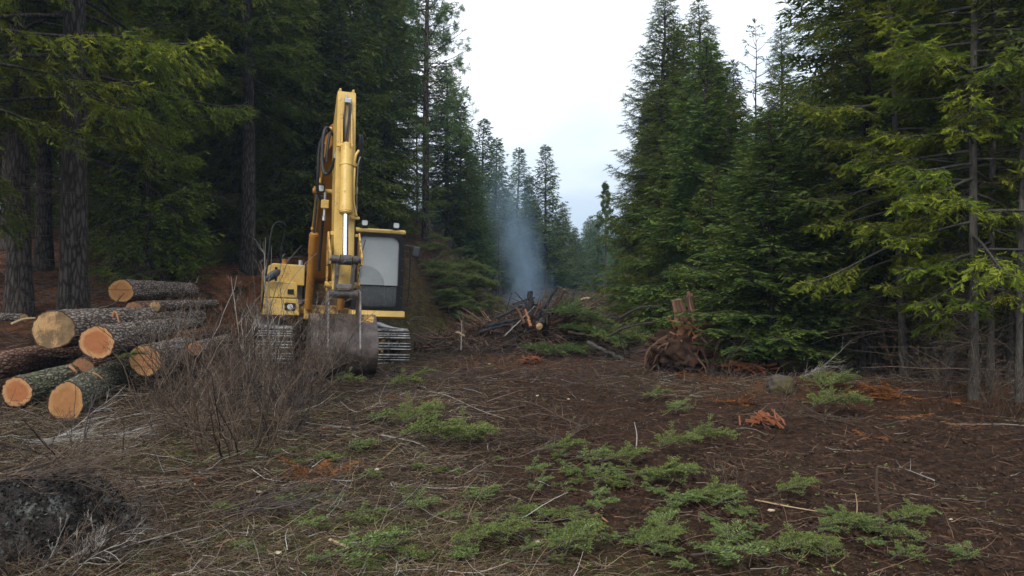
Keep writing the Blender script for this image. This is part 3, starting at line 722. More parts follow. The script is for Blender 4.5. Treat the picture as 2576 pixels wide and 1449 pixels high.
# tracks -------------------------------------------------------------
RI, ZC, YF = .315, .365, 1.74
def trackpath(u):
    """u 0..1 round the loop -> y,z, angle of outward normal"""
    Ls = 2*YF; La = math.pi*RI; T = 2*(Ls+La); d = (u % 1)*T
    if d < La: a = math.pi/2+d/RI; return -YF+RI*math.cos(a), ZC+RI*math.sin(a), a   # front, down
    d -= La
    if d < Ls: return -YF+d, ZC-RI, -math.pi/2
    d -= Ls
    if d < La: a = -math.pi/2+d/RI; return YF+RI*math.cos(a), ZC+RI*math.sin(a), a
    d -= La; return YF-d, ZC+RI-.035*math.sin(math.pi*d/Ls), math.pi/2
shoe_mesh = None
for sx in (-1, 1):
    cx = sx*1.185
    mb = MB(); P = np.array([[cx, *trackpath(u)[:2]] for u in np.linspace(0, 1, 64)]); 
    for dx in (-.09, .09):
        Q = P.copy(); Q[:, 0] += dx; V, F, _ = tubes(Q, .045, 6, ref=(1, 0, 0)); mb.add(V, F)
    tk = part('track', mb, M['shoe'])
    nS = 46
    if shoe_mesh is None:
        sb = MB(); bx(sb, (0, 0, 0), (.70, .162, .018), .003)
        for g in (-.06, 0, .06): 
            bx(sb, (0, g, .022), (.69, .017, .030), .004, mi=1)
        for bxx in (-.11, -.04, .04, .11): cyl(sb, (bxx, .03, .005), (bxx, .03, .02), .011, 8, mi=1)
        shoe_mesh = sb.mesh('track_shoe', [M['shoe'], M['bar']])
    for i in range(nS):
        y, z, a = trackpath((i+.35)/nS)
        o = bpy.data.objects.new('track_shoe', shoe_mesh); S.collection.objects.link(o); o.parent = tk
        o.matrix_basis = Matrix.Translation((cx, y+.05*math.cos(a), z+.05*math.sin(a))) @ Matrix.Rotation(a-math.pi/2, 4, 'X')
    mb = MB(); bx(mb, (cx, 0, ZC), (.3, 3.1, .32), .04); bx(mb, (cx, 0, ZC+.17), (.18, 2.6, .1), .02)
    fr = part('track_frame', mb, M['yellow_mud'])
    for nm, yy in (('idler', -YF), ('sprocket', YF)):
        mb = MB(); cyl(mb, (cx-.07, yy, ZC), (cx+.07, yy, ZC), .27, 28); cyl(mb, (cx-.16, yy, ZC), (cx+.16, yy, ZC), .12, 18); part(nm, mb, M['steel_dark'])
    for yy in np.linspace(-1.25, 1.25, 7):
        mb = MB(); cyl(mb, (cx-.13, yy, .18), (cx+.13, yy, .18), .09, 14); part('track_roller', mb, M['steel_dark'])
mb = MB(); bx(mb, (0, 0, .55), (1.9, 1.3, .34), .05); bx(mb, (0, -.75, .5), (1.0, .4, .25), .05); cyl(mb, (0, 0, .7), (0, 0, .98), .62, 32)
part('centre_frame', mb, M['grime_shade'])
# revolving deck -------------------------------------------------------
mb = MB(); prism(mb, [(-1.35, 1.02), (2.3, 1.02), (2.3, 1.16), (-1.35, 1.16)], -1.42, 1.38, .012); bx(mb, (XB, -1.0, 1.05), (.8, 1.0, .3), .02)
part('deck', mb, M['yellow_mud'])
mb = MB()
for dx in (-.31, .31):
    prism(mb, [(-1.55, 1.05), (-.1, 1.05), (-.1, 1.75), (-.3, 2.05), (-.55, 2.1), (-.85, 1.85), (-1.5, 1.5)], XB+dx-.02, XB+dx+.02, .006)
bx(mb, (XB, -.45, 1.5), (.58, .04, .8)); cyl(mb, (XB-.36, -.45, 1.9), (XB+.36, -.45, 1.9), .07, 18)
part('boom_bracket', mb, M['grime_shade'])
mb = MB(); prism(mb, [(.35, 1.16), (2.35, 1.16), (2.35, 1.95), (2.1, 2.02), (.35, 2.02)], -1.36, 1.3, .04, seg=2); part('engine_hood', mb, M['yellow'])
mb = MB(); pts = [(-1.4, 2.3), (1.36, 2.3), (1.3, 2.7), (.8, 2.98), (-.8, 2.98), (-1.34, 2.7)]
prism(mb, [(a, b) for a, b in pts], 1.0, 1.98, .05, plane='XY', seg=2); part('counterweight', mb, M['yellow_worn'])
mb = MB(); bx(mb, (-.68, .2, 2.0), (.52, .5, .07), .02); bx(mb, (-.66, .2, 1.6), (.3, .5, .8), .01); part('air_intake', mb, M['zinc'])
mb = MB(); cyl(mb, (-.6, .35, 2.0), (-.6, .35, 2.2), .055, 14, .045); part('exhaust_cap', mb, M['zinc'])
mb = MB(); bx(mb, (XB-.12, .1, 1.4), (.5, .3, .6), .02); bx(mb, (-.52, -.9, 1.45), (.12, .4, .7), .02); part('valve_block', mb, M['steel_dark'])
# storage box, left ------------------------------------------------------
sbx = empty('storage_box'); sbx.parent = D_
mb = MB(); prism(mb, [(-1.38, 1.60), (-.60, 1.60), (-.60, 2.04), (-1.26, 2.06), (-1.36, 1.98)], -1.15, .3, .03, plane='XZ', seg=3); part('upper_box', mb, M['yellow'], sbx)
mb = MB(); prism(mb, [(-1.42, 1.34), (-.76, 1.34), (-.76, 1.63), (-.84, 1.68), (-1.36, 1.68)], -1.5, -1.0, .025, plane='XZ', seg=3); part('lid', mb, M['yellow'], sbx)
mb = MB(); prism(mb, [(-1.46, .98), (-.70, .98), (-.74, 1.325), (-1.42, 1.325)], -1.52, -.9, .025, plane='XZ', seg=3); part('lower_box', mb, M['yellow'], sbx)
mb = MB(); bx(mb, (-.90, -1.525, 1.16), (.22, .03, .16), .02); part('lamp_recess', mb, M['black'], sbx)
mb = MB(); cyl(mb, (-.90, -1.535, 1.16), (-.90, -1.55, 1.16), .06, 18); part('lamp_lens', mb, M['lens'], sbx)
mb = MB(); bx(mb, (-1.19, -1.16, 1.83), (.05, .03, .3), .008); bx(mb, (-.90, -1.515, 1.47), (.12, .01, .1), .0); part('recess_shade', mb, M['black'], sbx)  # solid black blocks; the shade of the hollows is their colour
mb = MB(); cyl(mb, (-1.02, -.9, 2.05), (-1.02, -.9, 2.14), .05, 16); cyl(mb, (-1.02, -.9, 2.14), (-1.02, -.9, 2.16), .06, 16); part('filler_cap', mb, M['yellow_shaded'])
mb = MB(); tube_obj(mb, smooth_path([(-1.46, -1.6, 1.02), (-1.43, -1.6, 1.5), (-1.38, -1.56, 2.0), (-1.33, -1.5, 2.65), (-1.27, -1.45, 2.85), (-1.16, -1.35, 2.91), (-1.07, -1.25, 2.88), (-1.05, -1.2, 2.78), (-1.09, -1.15, 2.45), (-1.11, -1.12, 2.06)], 50), .018, 8, ref=(0, 1, 0))
bx(mb, (-1.10, -1.14, 2.36), (.07, .05, .1), .01); part('handrail', mb, M['black'])
mb = MB(); b = bmesh.new(); bmesh.ops.create_uvsphere(b, u_segments=18, v_segments=10, radius=1)
mb.bm(b, M=Matrix.Translation((-1.27, -1.66, 1.79)) @ Matrix.Rotation(R(-38), 4, 'Y') @ Matrix.Diagonal((.19, .035, .085, 1))); part('mirror', mb, M['mirror_back'], smooth=True)
# cab --------------------------------------------------------------------
cab = empty('cab'); cab.parent = D_
CX0, CX1, CZ0, CZ1, CYF, CYB = .30, 1.36, 1.16, 2.76, -1.95, -.35
def rrect(x0, x1, z0, z1, r, n=6):
    if not isinstance(r, (list, tuple)): r = [r]*4
    out = []
    for (cx, cz, a0, rr) in ((x1-r[0], z1-r[0], 0, r[0]), (x0+r[1], z1-r[1], 90, r[1]), (x0+r[2], z0+r[2], 180, r[2]), (x1-r[3], z0+r[3], 270, r[3])):
        for i in range(n+1):
            a = R(a0+90*i/n); out.append((cx+rr*math.cos(a), cz+rr*math.sin(a)))
    return out
def ring(mb, A, B, y0, y1, mi=0):
    n = len(A); V = [(p[0], y0, p[1]) for p in A]+[(p[0], y0, p[1]) for p in B]+[(p[0], y1, p[1]) for p in A]+[(p[0], y1, p[1]) for p in B]
    F = []
    for i in range(n):
        j = (i+1) % n
        F += [(i, j, n+j, n+i), (2*n+i, 3*n+i, 3*n+j, 2*n+j), (i, 2*n+i, 2*n+j, j), (n+i, n+j, 3*n+j, 3*n+i)]
    return mb.add(V, F, mi=mi)
mb = MB(); ring(mb, rrect(CX0, CX1, CZ0, CZ1, [.12, .12, .04, .04]), rrect(CX0+.09, CX1-.11, CZ0+.07, CZ1-.07, [.15, .15, .06, .06]), CYF, CYF+.08)
ring(mb, rrect(CX0+.06, CX1-.07, CZ0+.04, CZ1-.03, [.17, .17, .08, .08]), rrect(CX0+.095, CX1-.115, CZ0+.075, CZ1-.075, [.15, .15, .06, .06]), CYF-.025, CYF-.002)
bx(mb, ((CX0+CX1)/2, CYF+.03, 1.66), (.88, .04, .03)); part('front_frame', mb, M['black'], cab)
mb = MB()
for x in (CX0+.03, CX1-.03):
    for y in (CYB-.03, -1.1): bx(mb, (x, y, 1.96), (.055, .07, 1.58), .01)
    bx(mb, (x, -1.14, 1.42), (.05, 1.6, .54), .01); bx(mb, (x, -1.14, 2.7), (.05, 1.6, .1), .01)
bx(mb, (.83, CYB, 1.5), (1.06, .05, .7), .01); bx(mb, (.83, CYB, 2.68), (1.06, .05, .16), .01); bx(mb, (.83, -1.14, 1.17), (1.0, 1.5, .04))
part('side_frame', mb, M['black'], cab)
mb = MB()
for z in (1.42, 1.66, 2.0, 2.25, 2.55): cyl(mb, (CX1-.03, CYF-.012, z), (CX1-.03, CYF+.01, z), .013, 8)
part('hinge_bolts', mb, M['steel_dark'], cab)
mb = MB(); bx(mb, (.83, -1.15, 2.80), (1.10, 1.66, .09), .04, seg=3); prism(mb, [(-1.98, 2.77), (-1.98, 2.815), (-1.9, 2.855), (-1.7, 2.86), (-1.7, 2.79)], .28, 1.37, .012); part('roof', mb, M['yellow'], cab)
mb = MB(); prism(mb, rrect(CX0+.09, CX1-.11, 1.672, CZ1-.07, [.15, .15, .01, .01]), CYF+.045, CYF+.053, plane='XZ'); part('windscreen', mb, M['glass'], cab)
mb = MB(); prism(mb, rrect(CX0+.09, CX1-.11, CZ0+.07, 1.648, [.01, .01, .06, .06]), CYF+.045, CYF+.053, plane='XZ'); part('lower_window', mb, M['glass_low'], cab)
mb = MB()
for x in (CX0+.03, CX1-.03): bx(mb, (x, -1.52, 2.17), (.008, .76, .95)); bx(mb, (x, -.73, 2.17), (.008, .64, .95))
bx(mb, (.83, CYB, 2.22), (.98, .008, .74)); part('side_window', mb, M['glass_side'], cab)
mb = MB(); bx(mb, (.85, -.95, 1.5), (.5, .5, .14), .05, seg=2); bx(mb, (.85, -.66, 1.85), (.48, .14, .66), .06, (R(-10), 0, 0), seg=3); bx(mb, (.85, -.6, 2.26), (.26, .1, .16), .04, seg=2); bx(mb, (.85, -.95, 1.3), (.36, .4, .3), .02); part('seat', mb, M['seat'], cab)
mb = MB(); bx(mb, (.83, -1.8, 2.63), (.8, .04, .13), .01); part('sun_visor', mb, M['yellow_worn'], cab)
mb = MB(); bx(mb, (1.16, -1.1, 1.55), (.14, .6, .4), .03); bx(mb, (.52, -1.1, 1.55), (.14, .6, .4), .03); cyl(mb, (.54, -1.35, 1.7), (.54, -1.4, 1.95), .02, 8); cyl(mb, (1.16, -1.35, 1.7), (1.16, -1.4, 1.95), .02, 8)
cyl(mb, (.78, -1.6, 1.2), (.76, -1.7, 1.75), .012, 8); cyl(mb, (.92, -1.6, 1.2), (.94, -1.7, 1.75), .012, 8); part('control_console', mb, M['mirror_back'], cab)
mb = MB(); tube_obj(mb, [(.40, CYF-.03, 1.98), (.44, CYF-.035, 2.2), (.53, CYF-.03, 2.6)], .009, 6, ref=(0, 1, 0)); bx(mb, (.41, CYF-.03, 1.97), (.06, .03, .1), .01); part('wiper', mb, M['black'], cab)
mb = MB(); prism(mb, [(-2.0, .99), (-2.06, 1.02), (-2.02, 1.14), (-1.2, 1.15), (-1.2, .99)], .30, 1.40, .012, seg=2); part('front_sill', mb, M['yellow'], cab)
mb = MB(); tube_obj(mb, smooth_path([(CX1, -1.9, 2.52), (1.44, -1.9, 2.52), (1.49, -1.9, 2.48), (1.5, -1.9, 2.2), (1.5, -1.9, 1.8), (1.49, -1.9, 1.45), (1.46, -1.9, 1.3), (1.42, -1.9, 1.24), (CX1, -1.9, 1.24)], 40), .013, 8, ref=(0, 1, 0)); part('grab_rail', mb, M['black'], cab)
mb = MB(); tube_obj(mb, [(CX1, -1.85, 2.54), (1.6, -1.8, 2.53)], .011, 6); bx(mb, (1.64, -1.8, 2.42), (.17, .05, .23), .03, (0, R(8), R(-12)), seg=2); part('mirror', mb, M['mirror_back'], cab)
def lamp(x, y, z, s=.13, post=True):
    l = empty('work_lamp'); l.parent = D_
    mb = MB(); bx(mb, (x, y, z), (s*1.15, .1, s*1.05), .025, seg=2)
    ring(mb, rrect(x-s*.58, x+s*.58, z-s*.53, z+s*.53, .035), rrect(x-s*.46, x+s*.46, z-s*.41, z+s*.41, .03), y-.075, y-.05)
    if post: bx(mb, (x, y, z-s*.62), (.05, .05, .05), .01); bx(mb, (x, y, z-s*.78), (.16, .06, .02), .004)
    part('housing', mb, M['black'], l)
    mb = MB(); prism(mb, rrect(x-s*.46, x+s*.46, z-s*.41, z+s*.41, .03), y-.062, y-.052, plane='XZ'); part('lens', mb, M['lens'], l)
lamp(.50, -1.93, 2.955); lamp(1.16, -1.93, 2.94); lamp(-.50, -2.75, 3.50, .15)
# boom -------------------------------------------------------------------
bmp = [(-.45, 1.72), (-.28, 1.9), (-1.25, 3.3), (-2.1, 4.35), (-2.7, 4.66), (-3.3, 4.66), (-3.85, 4.5), (-3.95, 4.4), (-3.85, 4.28), (-3.4, 4.26), (-2.85, 4.12), (-2.35, 3.55), (-1.35, 2.55), (-.62, 1.78)]
def slab(poly, hwf):
    b = bmesh.new(); A = [b.verts.new((XB-hwf(p), *p)) for p in poly]; B_ = [b.verts.new((XB+hwf(p), *p)) for p in poly]
    b.faces.new(A); b.faces.new(B_[::-1]); n = len(A)
    for i in range(n): b.faces.new((A[i], B_[i], B_[(i+1) % n], A[(i+1) % n]))
    bmesh.ops.recalc_face_normals(b, faces=b.faces[:]); bmesh.ops.bevel(b, geom=b.edges[:], offset=.01, segments=1, affect='EDGES'); return MB().bm(b)
part('boom', slab(bmp, lambda p: .235 if p[0] > -2.8 else .235-.11*min(1, (-2.8-p[0])/.8)), M['yellow_shaded'])
mb = MB()   # flanges standing proud of the boom sides
for dx in (-.245, .245): prism(mb, [(-.62, 1.75), (-1.35, 2.52), (-2.35, 3.52), (-2.85, 4.09), (-2.83, 4.13), (-2.32, 3.58), (-1.32, 2.58), (-.6, 1.81)], XB+dx-.012, XB+dx+.012)
part('boom_edge', mb, M['yellow_worn'])
for dx in (-.33, .33):
    c = empty('boom_cylinder'); c.parent = D_
    a = np.array([XB+dx, -1.55, 1.15]); b_ = np.array([XB+dx, -2.3, 2.62]); e = np.array([XB+dx, -2.72, 3.45])
    mb = MB(); cyl(mb, a, b_, .078, 24); cyl(mb, b_-(b_-a)*.24, b_, .092, 24); cyl(mb, b_, b_+(b_-a)*.02, .08, 24); part('barrel', mb, M['yellow_shaded'], c, False)
    mb = MB(); cyl(mb, b_, e, .032, 16); part('rod', mb, M['chrome'], c, True)
    mb = MB(); cyl(mb, e+[-.07, 0, 0], e+[.07, 0, 0], .085, 18); part('rod_eye', mb, M['yellow_shaded'], c)
mb = MB(); cyl(mb, (XB-.42, -2.72, 3.45), (XB+.42, -2.72, 3.45), .05, 16); bx(mb, (-.5, -2.74, 3.38), (.16, .05, .05), .01); part('boom_pin', mb, M['yellow_worn'])
mb = MB()
for z0, z1, x_ in ((1.9, 3.6, -.275), (1.9, 3.5, -.305)):
    tube_obj(mb, smooth_path([(XB+x_, -.95-.0, z0+.4), (XB+x_, -1.75, 3.05), (XB+x_, -2.6, 3.95), (XB+x_, -3.2, 4.3)], 20), .015, 6)
for (y, z) in ((-1.55, 2.8), (-2.2, 3.5), (-2.8, 4.05)): bx(mb, (XB-.29, y, z), (.09, .1, .06), .008)
part('boom_pipe', mb, M['yellow_worn'])
# stick ------------------------------------------------------------------
STK = lambda z: -4.12-.14*(4.9-z)      # y of the front face of the stick
def stick_poly():
    return [(STK(5.1), 5.1), (STK(4.9)-.02, 4.9), (STK(2.1)-.05, 2.1), (STK(1.7)-.02, 1.45), (STK(1.5)+.1, 1.38), (STK(1.7)+.22, 1.7), (STK(3.0)+.42, 3.0), (STK(4.2)+.62, 4.2), (STK(4.6)+.62, 4.6), (STK(5.1)+.16, 5.05)]
mb = MB(); b = bmesh.new(); sp_ = stick_poly(); 
def hw(z): return .16+.022*(5.2-z)/3.5
A = [b.verts.new((XB-hw(z), y, z)) for y, z in sp_]; B_ = [b.verts.new((XB+hw(z), y, z)) for y, z in sp_]
b.faces.new(A); b.faces.new(B_[::-1]); n = len(A)
for i in range(n): b.faces.new((A[i], B_[i], B_[(i+1) % n], A[(i+1) % n]))
bmesh.ops.recalc_face_normals(b, faces=b.faces[:]); bmesh.ops.bevel(b, geom=b.edges[:], offset=.01, segments=1, affect='EDGES')
mb.bm(b)
for s in (-1, 1): bx(mb, (XB+s*.115, STK(5.1)+.08, 5.11), (.04, .16, .08), .008)
part('stick', mb, M['yellow'])
mb = MB()
for s in (-1, 1): prism(mb, [(STK(4.75)-.03, 4.75), (STK(4.7)-.09, 4.6), (STK(4.1)-.16, 4.1), (STK(4.0)-.16, 4.0), (STK(3.95)-.02, 3.95)], XB+s*.085-.014, XB+s*.085+.014, .005)
cyl(mb, (XB-.11, STK(4.05)-.12, 4.08), (XB+.11, STK(4.05)-.12, 4.08), .04, 16); part('cylinder_bracket', mb, M['yellow_worn'])
mb = MB(); bx(mb, (XB+.01, STK(4.9)-.05, 4.92), (.12, .08, .09), .01); bx(mb, (XB-.02, STK(4.9)-.04, 5.0), (.03, .05, .08), .006); part('hose_manifold', mb, M['zinc'])
mb = MB()
tube_obj(mb, smooth_path([(XB-.03, STK(4.8)-.06, 4.88), (XB-.04, STK(4.6)-.05, 4.6), (XB-.045, STK(4.3)-.05, 4.3), (XB-.05, STK(4.1)-.05, 4.08)], 14), .016, 7)
tube_obj(mb, smooth_path([(XB+.04, STK(4.8)-.06, 4.88), (XB+.03, STK(4.6)-.05, 4.6), (XB-.0, STK(4.3)-.05, 4.35), (XB-.02, STK(4.1)-.05, 4.08)], 14), .016, 7)
tube_obj(mb, smooth_path([(XB+.07, STK(4.8)-.06, 4.86), (XB+.06, STK(4.6)-.05, 4.6), (XB+.03, STK(4.3)-.05, 4.35), (XB+.02, STK(4.1)-.05, 4.08)], 14), .010, 7)
part('stick_hose', mb, M['rubber'])
bc = empty('bucket_cylinder'); bc.parent = D_
a = np.array([XB, STK(4.1)-.13, 4.12]); b_ = np.array([XB-.01, STK(2.8)-.26, 2.86]); e = np.array([XB-.01, STK(2.1)-.34, 2.12])
mb = MB(); cyl(mb, a, a+(b_-a)*.12, .072, 26); cyl(mb, a+(b_-a)*.10, b_, .108, 30); cyl(mb, b_-(b_-a)*.12, b_-(b_-a)*.02, .118, 30); cyl(mb, b_-(b_-a)*.02, b_+(b_-a)*.015, .1, 30, .08)
q = a+(b_-a)*.30; cyl(mb, q, q+(b_-a)*.03, .119, 30); bx(mb, tuple(q+[.14, .03, 0]), (.1, .06, .06), .01); bx(mb, tuple(a+(b_-a)*.04+[-.12, .02, 0]), (.1, .08, .05), .01)
part('barrel', mb, M['yellow'], bc, False)
mb = MB(); cyl(mb, b_, e, .05, 24); part('rod', mb, M['chrome'], bc, True)
mb = MB(); tube_obj(mb, smooth_path([(XB+.13, q[1]-.0, 3.72), (XB+.15, q[1]-.03, 3.9), (XB+.2, q[1], 4.0)], 8), .022, 8)
tube_obj(mb, smooth_path([(XB+.14, q[1]-.03, 3.68), (XB+.13, q[1]-.06, 3.4), (XB+.135, q[1]-.08, 3.1), (XB+.19, q[1]-.1, 2.84)], 20), .02, 8); bx(mb, (XB+.17, STK(2.8)-.12, 2.8), (.16, .08, .05), .01)
part('cylinder_pipe', mb, M['yellow'], bc)
# hoses hanging beside the boom and stick --------------------------------
mb = MB()
for pts, r in (([(-.40, -3.6, 4.42), (-.50, -3.7, 4.5), (-.56, -3.75, 4.35), (-.57, -3.78, 3.9), (-.54, -3.85, 3.66), (-.46, -3.9, 3.64), (-.39, -4.05, 3.8), (-.365, -4.15, 4.0)], .032),
               ([(-.40, -3.55, 4.44), (-.47, -3.6, 4.47), (-.60, -3.55, 4.2), (-.61, -3.5, 3.7), (-.60, -3.4, 3.4), (-.52, -3.3, 3.2)], .03),
               ([(-.38, -3.6, 4.4), (-.44, -3.7, 4.4), (-.48, -3.75, 4.1), (-.49, -3.75, 3.85)], .028),
               ([(-.46, -3.3, 2.95), (-.465, -3.1, 2.6), (-.47, -2.9, 2.1), (-.46, -2.8, 1.9)], .028),
               ([(.0, -3.9, 4.25), (.05, -4.0, 4.35), (.06, -4.0, 4.1), (.04, -3.95, 3.7), (.02, -3.9, 3.2)], .028),
               ([(.06, -3.9, 4.3), (.09, -3.95, 4.36), (.11, -3.95, 4.2), (.09, -3.9, 3.8)], .026),
               ([(.0, -4.1, 2.8), (.03, -4.0, 2.5), (.01, -3.8, 2.1)], .028)):
    tube_obj(mb, smooth_path(pts, 26), r, 9, ref=(.1, 1, .1))
part('hydraulic_hose', mb, M['rubber'])
mb = MB(); bx(mb, (-.46, -3.45, 3.12), (.14, .1, .16), .01); part('hose_clamp', mb, M['yellow'])
mb = MB(); bx(mb, (-.43, -3.5, 4.5), (.1, .1, .1), .02); part('hose_clamp', mb, M['yellow'])
mb = MB(); bx(mb, (-.58, -3.5, 4.25), (.04, .06, .12), .008); part('hose_clamp', mb, M['yellow'])
mb = MB(); bx(mb, (.04, -3.95, 3.35), (.05, .12, .14), .01); part('hose_clamp', mb, M['yellow'])
mb = MB(); bx(mb, (-.53, -2.95, 3.62), (.05, .08, .1), .01); part('hose_clamp', mb, M['yellow'])
mb = MB(); bx(mb, (XB-.20, STK(2.5)+.02, 2.52), (.06, .06, .07), .006); part('hose_clamp', mb, M['yellow'])
mb = MB(); bx(mb, (XB+.22, STK(2.5)+.02, 2.5), (.05, .06, .05), .006); part('hose_clamp', mb, M['yellow'])
mb = MB(); cyl(mb, (-.46, -3.45, 3.2), (-.46, -3.47, 3.34), .026, 10); part('hose_fitting', mb, M['zinc']); mb = MB(); cyl(mb, (-.46, -3.44, 2.9), (-.46, -3.44, 3.04), .028, 10); cyl(mb, (-.46, -3.42, 2.82), (-.46, -3.42, 2.9), .036, 6); part('hose_fitting', mb, M['zinc']); mb = MB(); cyl(mb, (-.365, -4.15, 4.0), (-.33, -4.2, 4.06), .02, 8); cyl(mb, (-.375, -4.13, 3.88), (-.37, -4.15, 4.0), .036, 10)
part('hose_fitting', mb, M['zinc'])
mb = MB(); tube_obj(mb, smooth_path([(.07, -4.1, 3.95), (.03, -4.15, 3.8), (.02, -4.15, 3.4), (.04, -4.12, 3.05), (.04, -4.12, 2.95)], 20), .012, 6); part('grease_line', mb, M['zinc'])
# linkage ------------------------------------------------------------------
pz, py_ = 2.05, STK(2.05)-.36
mb = MB()
for x0, x1, r in ((-.25, -.12, .075), (-.1, .09, .088), (.11, .21, .075), (.22, .27, .05), (-.28, -.25, .06)): cyl(mb, (XB+x0, py_, pz), (XB+x1, py_, pz), r, 22)
part('link_pin', mb, M['steel_dark'])
mb = MB(); cyl(mb, (XB-.24, STK(1.5)-.12, 1.47), (XB+.24, STK(1.5)-.12, 1.47), .075, 20); part('link_pin', mb, M['steel_dark'], smooth=False)
mb = MB()
for s in (-1, 1): prism(mb, [(py_-.045, pz-.02), (py_+.05, pz-.02), (STK(1.5)-.06, 1.47), (STK(1.5)-.17, 1.47)], XB+s*.135-.032, XB+s*.135+.032, .01)
bx(mb, (XB, (py_+STK(1.5)-.11)/2, 1.6), (.26, .05, .09), .01); part('bucket_link', mb, M['steel_link'])
mb = MB()
for s in (-1, 1): prism(mb, [(py_-.06, pz+.06), (py_-.05, pz-.08), (STK(1.9), 1.95), (STK(1.5)+.05, 1.5), (STK(1.5)+.16, 1.55), (STK(2.2)+.1, 2.3), (STK(2.5), 2.55)], XB+s*.265-.016, XB+s*.265+.016, .006)
cyl(mb, (XB-.3, STK(1.55)+.08, 1.62), (XB+.3, STK(1.55)+.08, 1.62), .06, 16); part('idler_link', mb, M['yellow_mud'])
# bucket --------------------------------------------------------------------
bk = empty('bucket'); bk.parent = D_
BX0, BX1 = -.70, .38
arc = [(-4.42, 1.12), (-4.60, .98), (-4.76, .82), (-4.86, .62), (-4.87, .42), (-4.80, .24), (-4.66, .10), (-4.45, .02), (-4.15, .0), (-3.85, .05), (-3.62, .16)]
arc = [tuple(p) for p in smooth_path([(a_, b2, 0) for a_, b2 in arc], 30)[:, :2]]
inn = [(y+.03*(1 if y < -4.3 else .2), z+.03*(0 if z > .5 else 1)) for y, z in arc]
mb = MB(); n = len(arc); V = [(x, y, z) for x in (BX0, BX1) for y, z in arc]+[(x, y, z) for x in (BX0, BX1) for y, z in inn]; F = []
for i in range(n-1): F += [(i, i+1, n+i+1, n+i), (2*n+i, 3*n+i, 3*n+i+1, 2*n+i+1)]
mb.add(V, F); part('bucket_shell', mb, M['bucket'], bk, True)
mb = MB()
for x in (BX0-.012, BX1+.012):
    mb = MB(); prism(mb, [(y, z) for y, z in arc]+[(-3.75, .7), (-4.1, 1.12)], x-.014, x+.014, .004); part('side_plate', mb, M['bucket'], bk)
mb = MB()
for s in (-1, 1):
    mb = MB(); prism(mb, [(-4.3, 1.35), (-4.42, 1.56), (-4.62, 1.5), (-4.72, 1.2), (-4.80, .85), (-4.9, .55), (-4.88, .42), (-4.78, .42), (-4.5, .9), (-4.2, 1.1)], XB+.03+s*.27-.018, XB+.03+s*.27+.018, .005)
    part('bucket_ear', mb, M['steel_link'], bk)
mb = MB(); bx(mb, ((XB+.3+BX1)/2, -4.5, 1.02), (BX1-XB-.32, .1, .2), .02, (R(-40), 0, 0)); part('top_plate', mb, M['yellow_mud'], bk)
mb = MB(); bx(mb, ((XB-.27+BX0)/2, -4.5, 1.02), (XB-.28-BX0, .1, .2), .02, (R(-40), 0, 0)); part('top_plate', mb, M['bucket'], bk)
for i in range(5):
    x = BX0+.08+i*(BX1-BX0-.16)/4; mb = MB(); prism(mb, [(-3.70, .10), (-3.62, .2), (-3.45, .33), (-3.42, .32), (-3.55, .12)], x-.04, x+.04, .008); part('bucket_tooth', mb, M['steel_link'], bk)
# ------------------------------------------------------------------ logs
def face_mat(name, heart, sap, mid=.66, warp=.16, dirty=0.):
    t = NT(name); p = t.obj(); r = t.attr('pa'); n = t.noise(p, 5, 5., .6); n2 = t.noise(t.obj((14, 2, 2)), 9, 5., .7)
    rr = t.math('ADD', r, t.math('MULTIPLY', t.math('SUBTRACT', n, .5), warp*2))
    rings = t.math('SINE', t.math('MULTIPLY', rr, 75.))
    sap = tuple(.45*a+.55*b for a, b in zip(heart, sap))
    col = t.mix(t.rng(rr, mid-.09, mid+.05), heart, sap)
    col = t.mix(t.rng(rings, -.2, 1, 0, .5), col, tuple(x*.5 for x in heart))
    ang = t.n('TexWave', wave_type='BANDS', bands_direction='DIAGONAL'); t.set(ang.inputs['Vector'], p); ang.inputs['Scale'].default_value = 38; ang.inputs['Distortion'].default_value = 2.5; col = t.mix(t.math('MULTIPLY', ang.outputs['Fac'], .22), col, tuple(x*.45 for x in heart))
    col = t.mix(t.rng(n2, .45, .72, 0, .7), col, tuple(x*.55 for x in heart))
    n3 = t.noise(p, 3.1, 6., .7)
    if dirty:
        xs = t.n('SeparateXYZ', Vector=p).outputs[0]; sm = t.rng(t.math('ADD', xs, t.math('MULTIPLY', n3, .5)), .26, .36); col = t.mix(t.math('MULTIPLY', sm, .8*dirty), col, (.075, .055, .03))
    if dirty: col = t.mix(t.rng(n3, .56-dirty*.14, .64-dirty*.08, 0, .85), col, (.09, .062, .035))
    col = t.mix(t.rng(t.math('ADD', r, t.math('MULTIPLY', t.math('SUBTRACT', n3, .5), .04)), .93, .95), col, (.05, .025, .015))
    return t.done(t.bsdf(col, .8, spec=.2, nrm=t.bump(n2, .3, .01)))
M['cut_tan'] = face_mat('cut_face_tan', (.42, .25, .11), (.48, .31, .15), .6, .1, .8)
M['cut_red'] = face_mat('cut_face_red', (.34, .125, .048), (.56, .36, .17), .72, .18)
M['cut_orange'] = face_mat('cut_face_orange', (.35, .16, .06), (.48, .29, .12), .75, .2)
M['cut_dark'] = face_mat('cut_face_dark', (.3, .13, .06), (.36, .19, .09), .7, .2, .6)
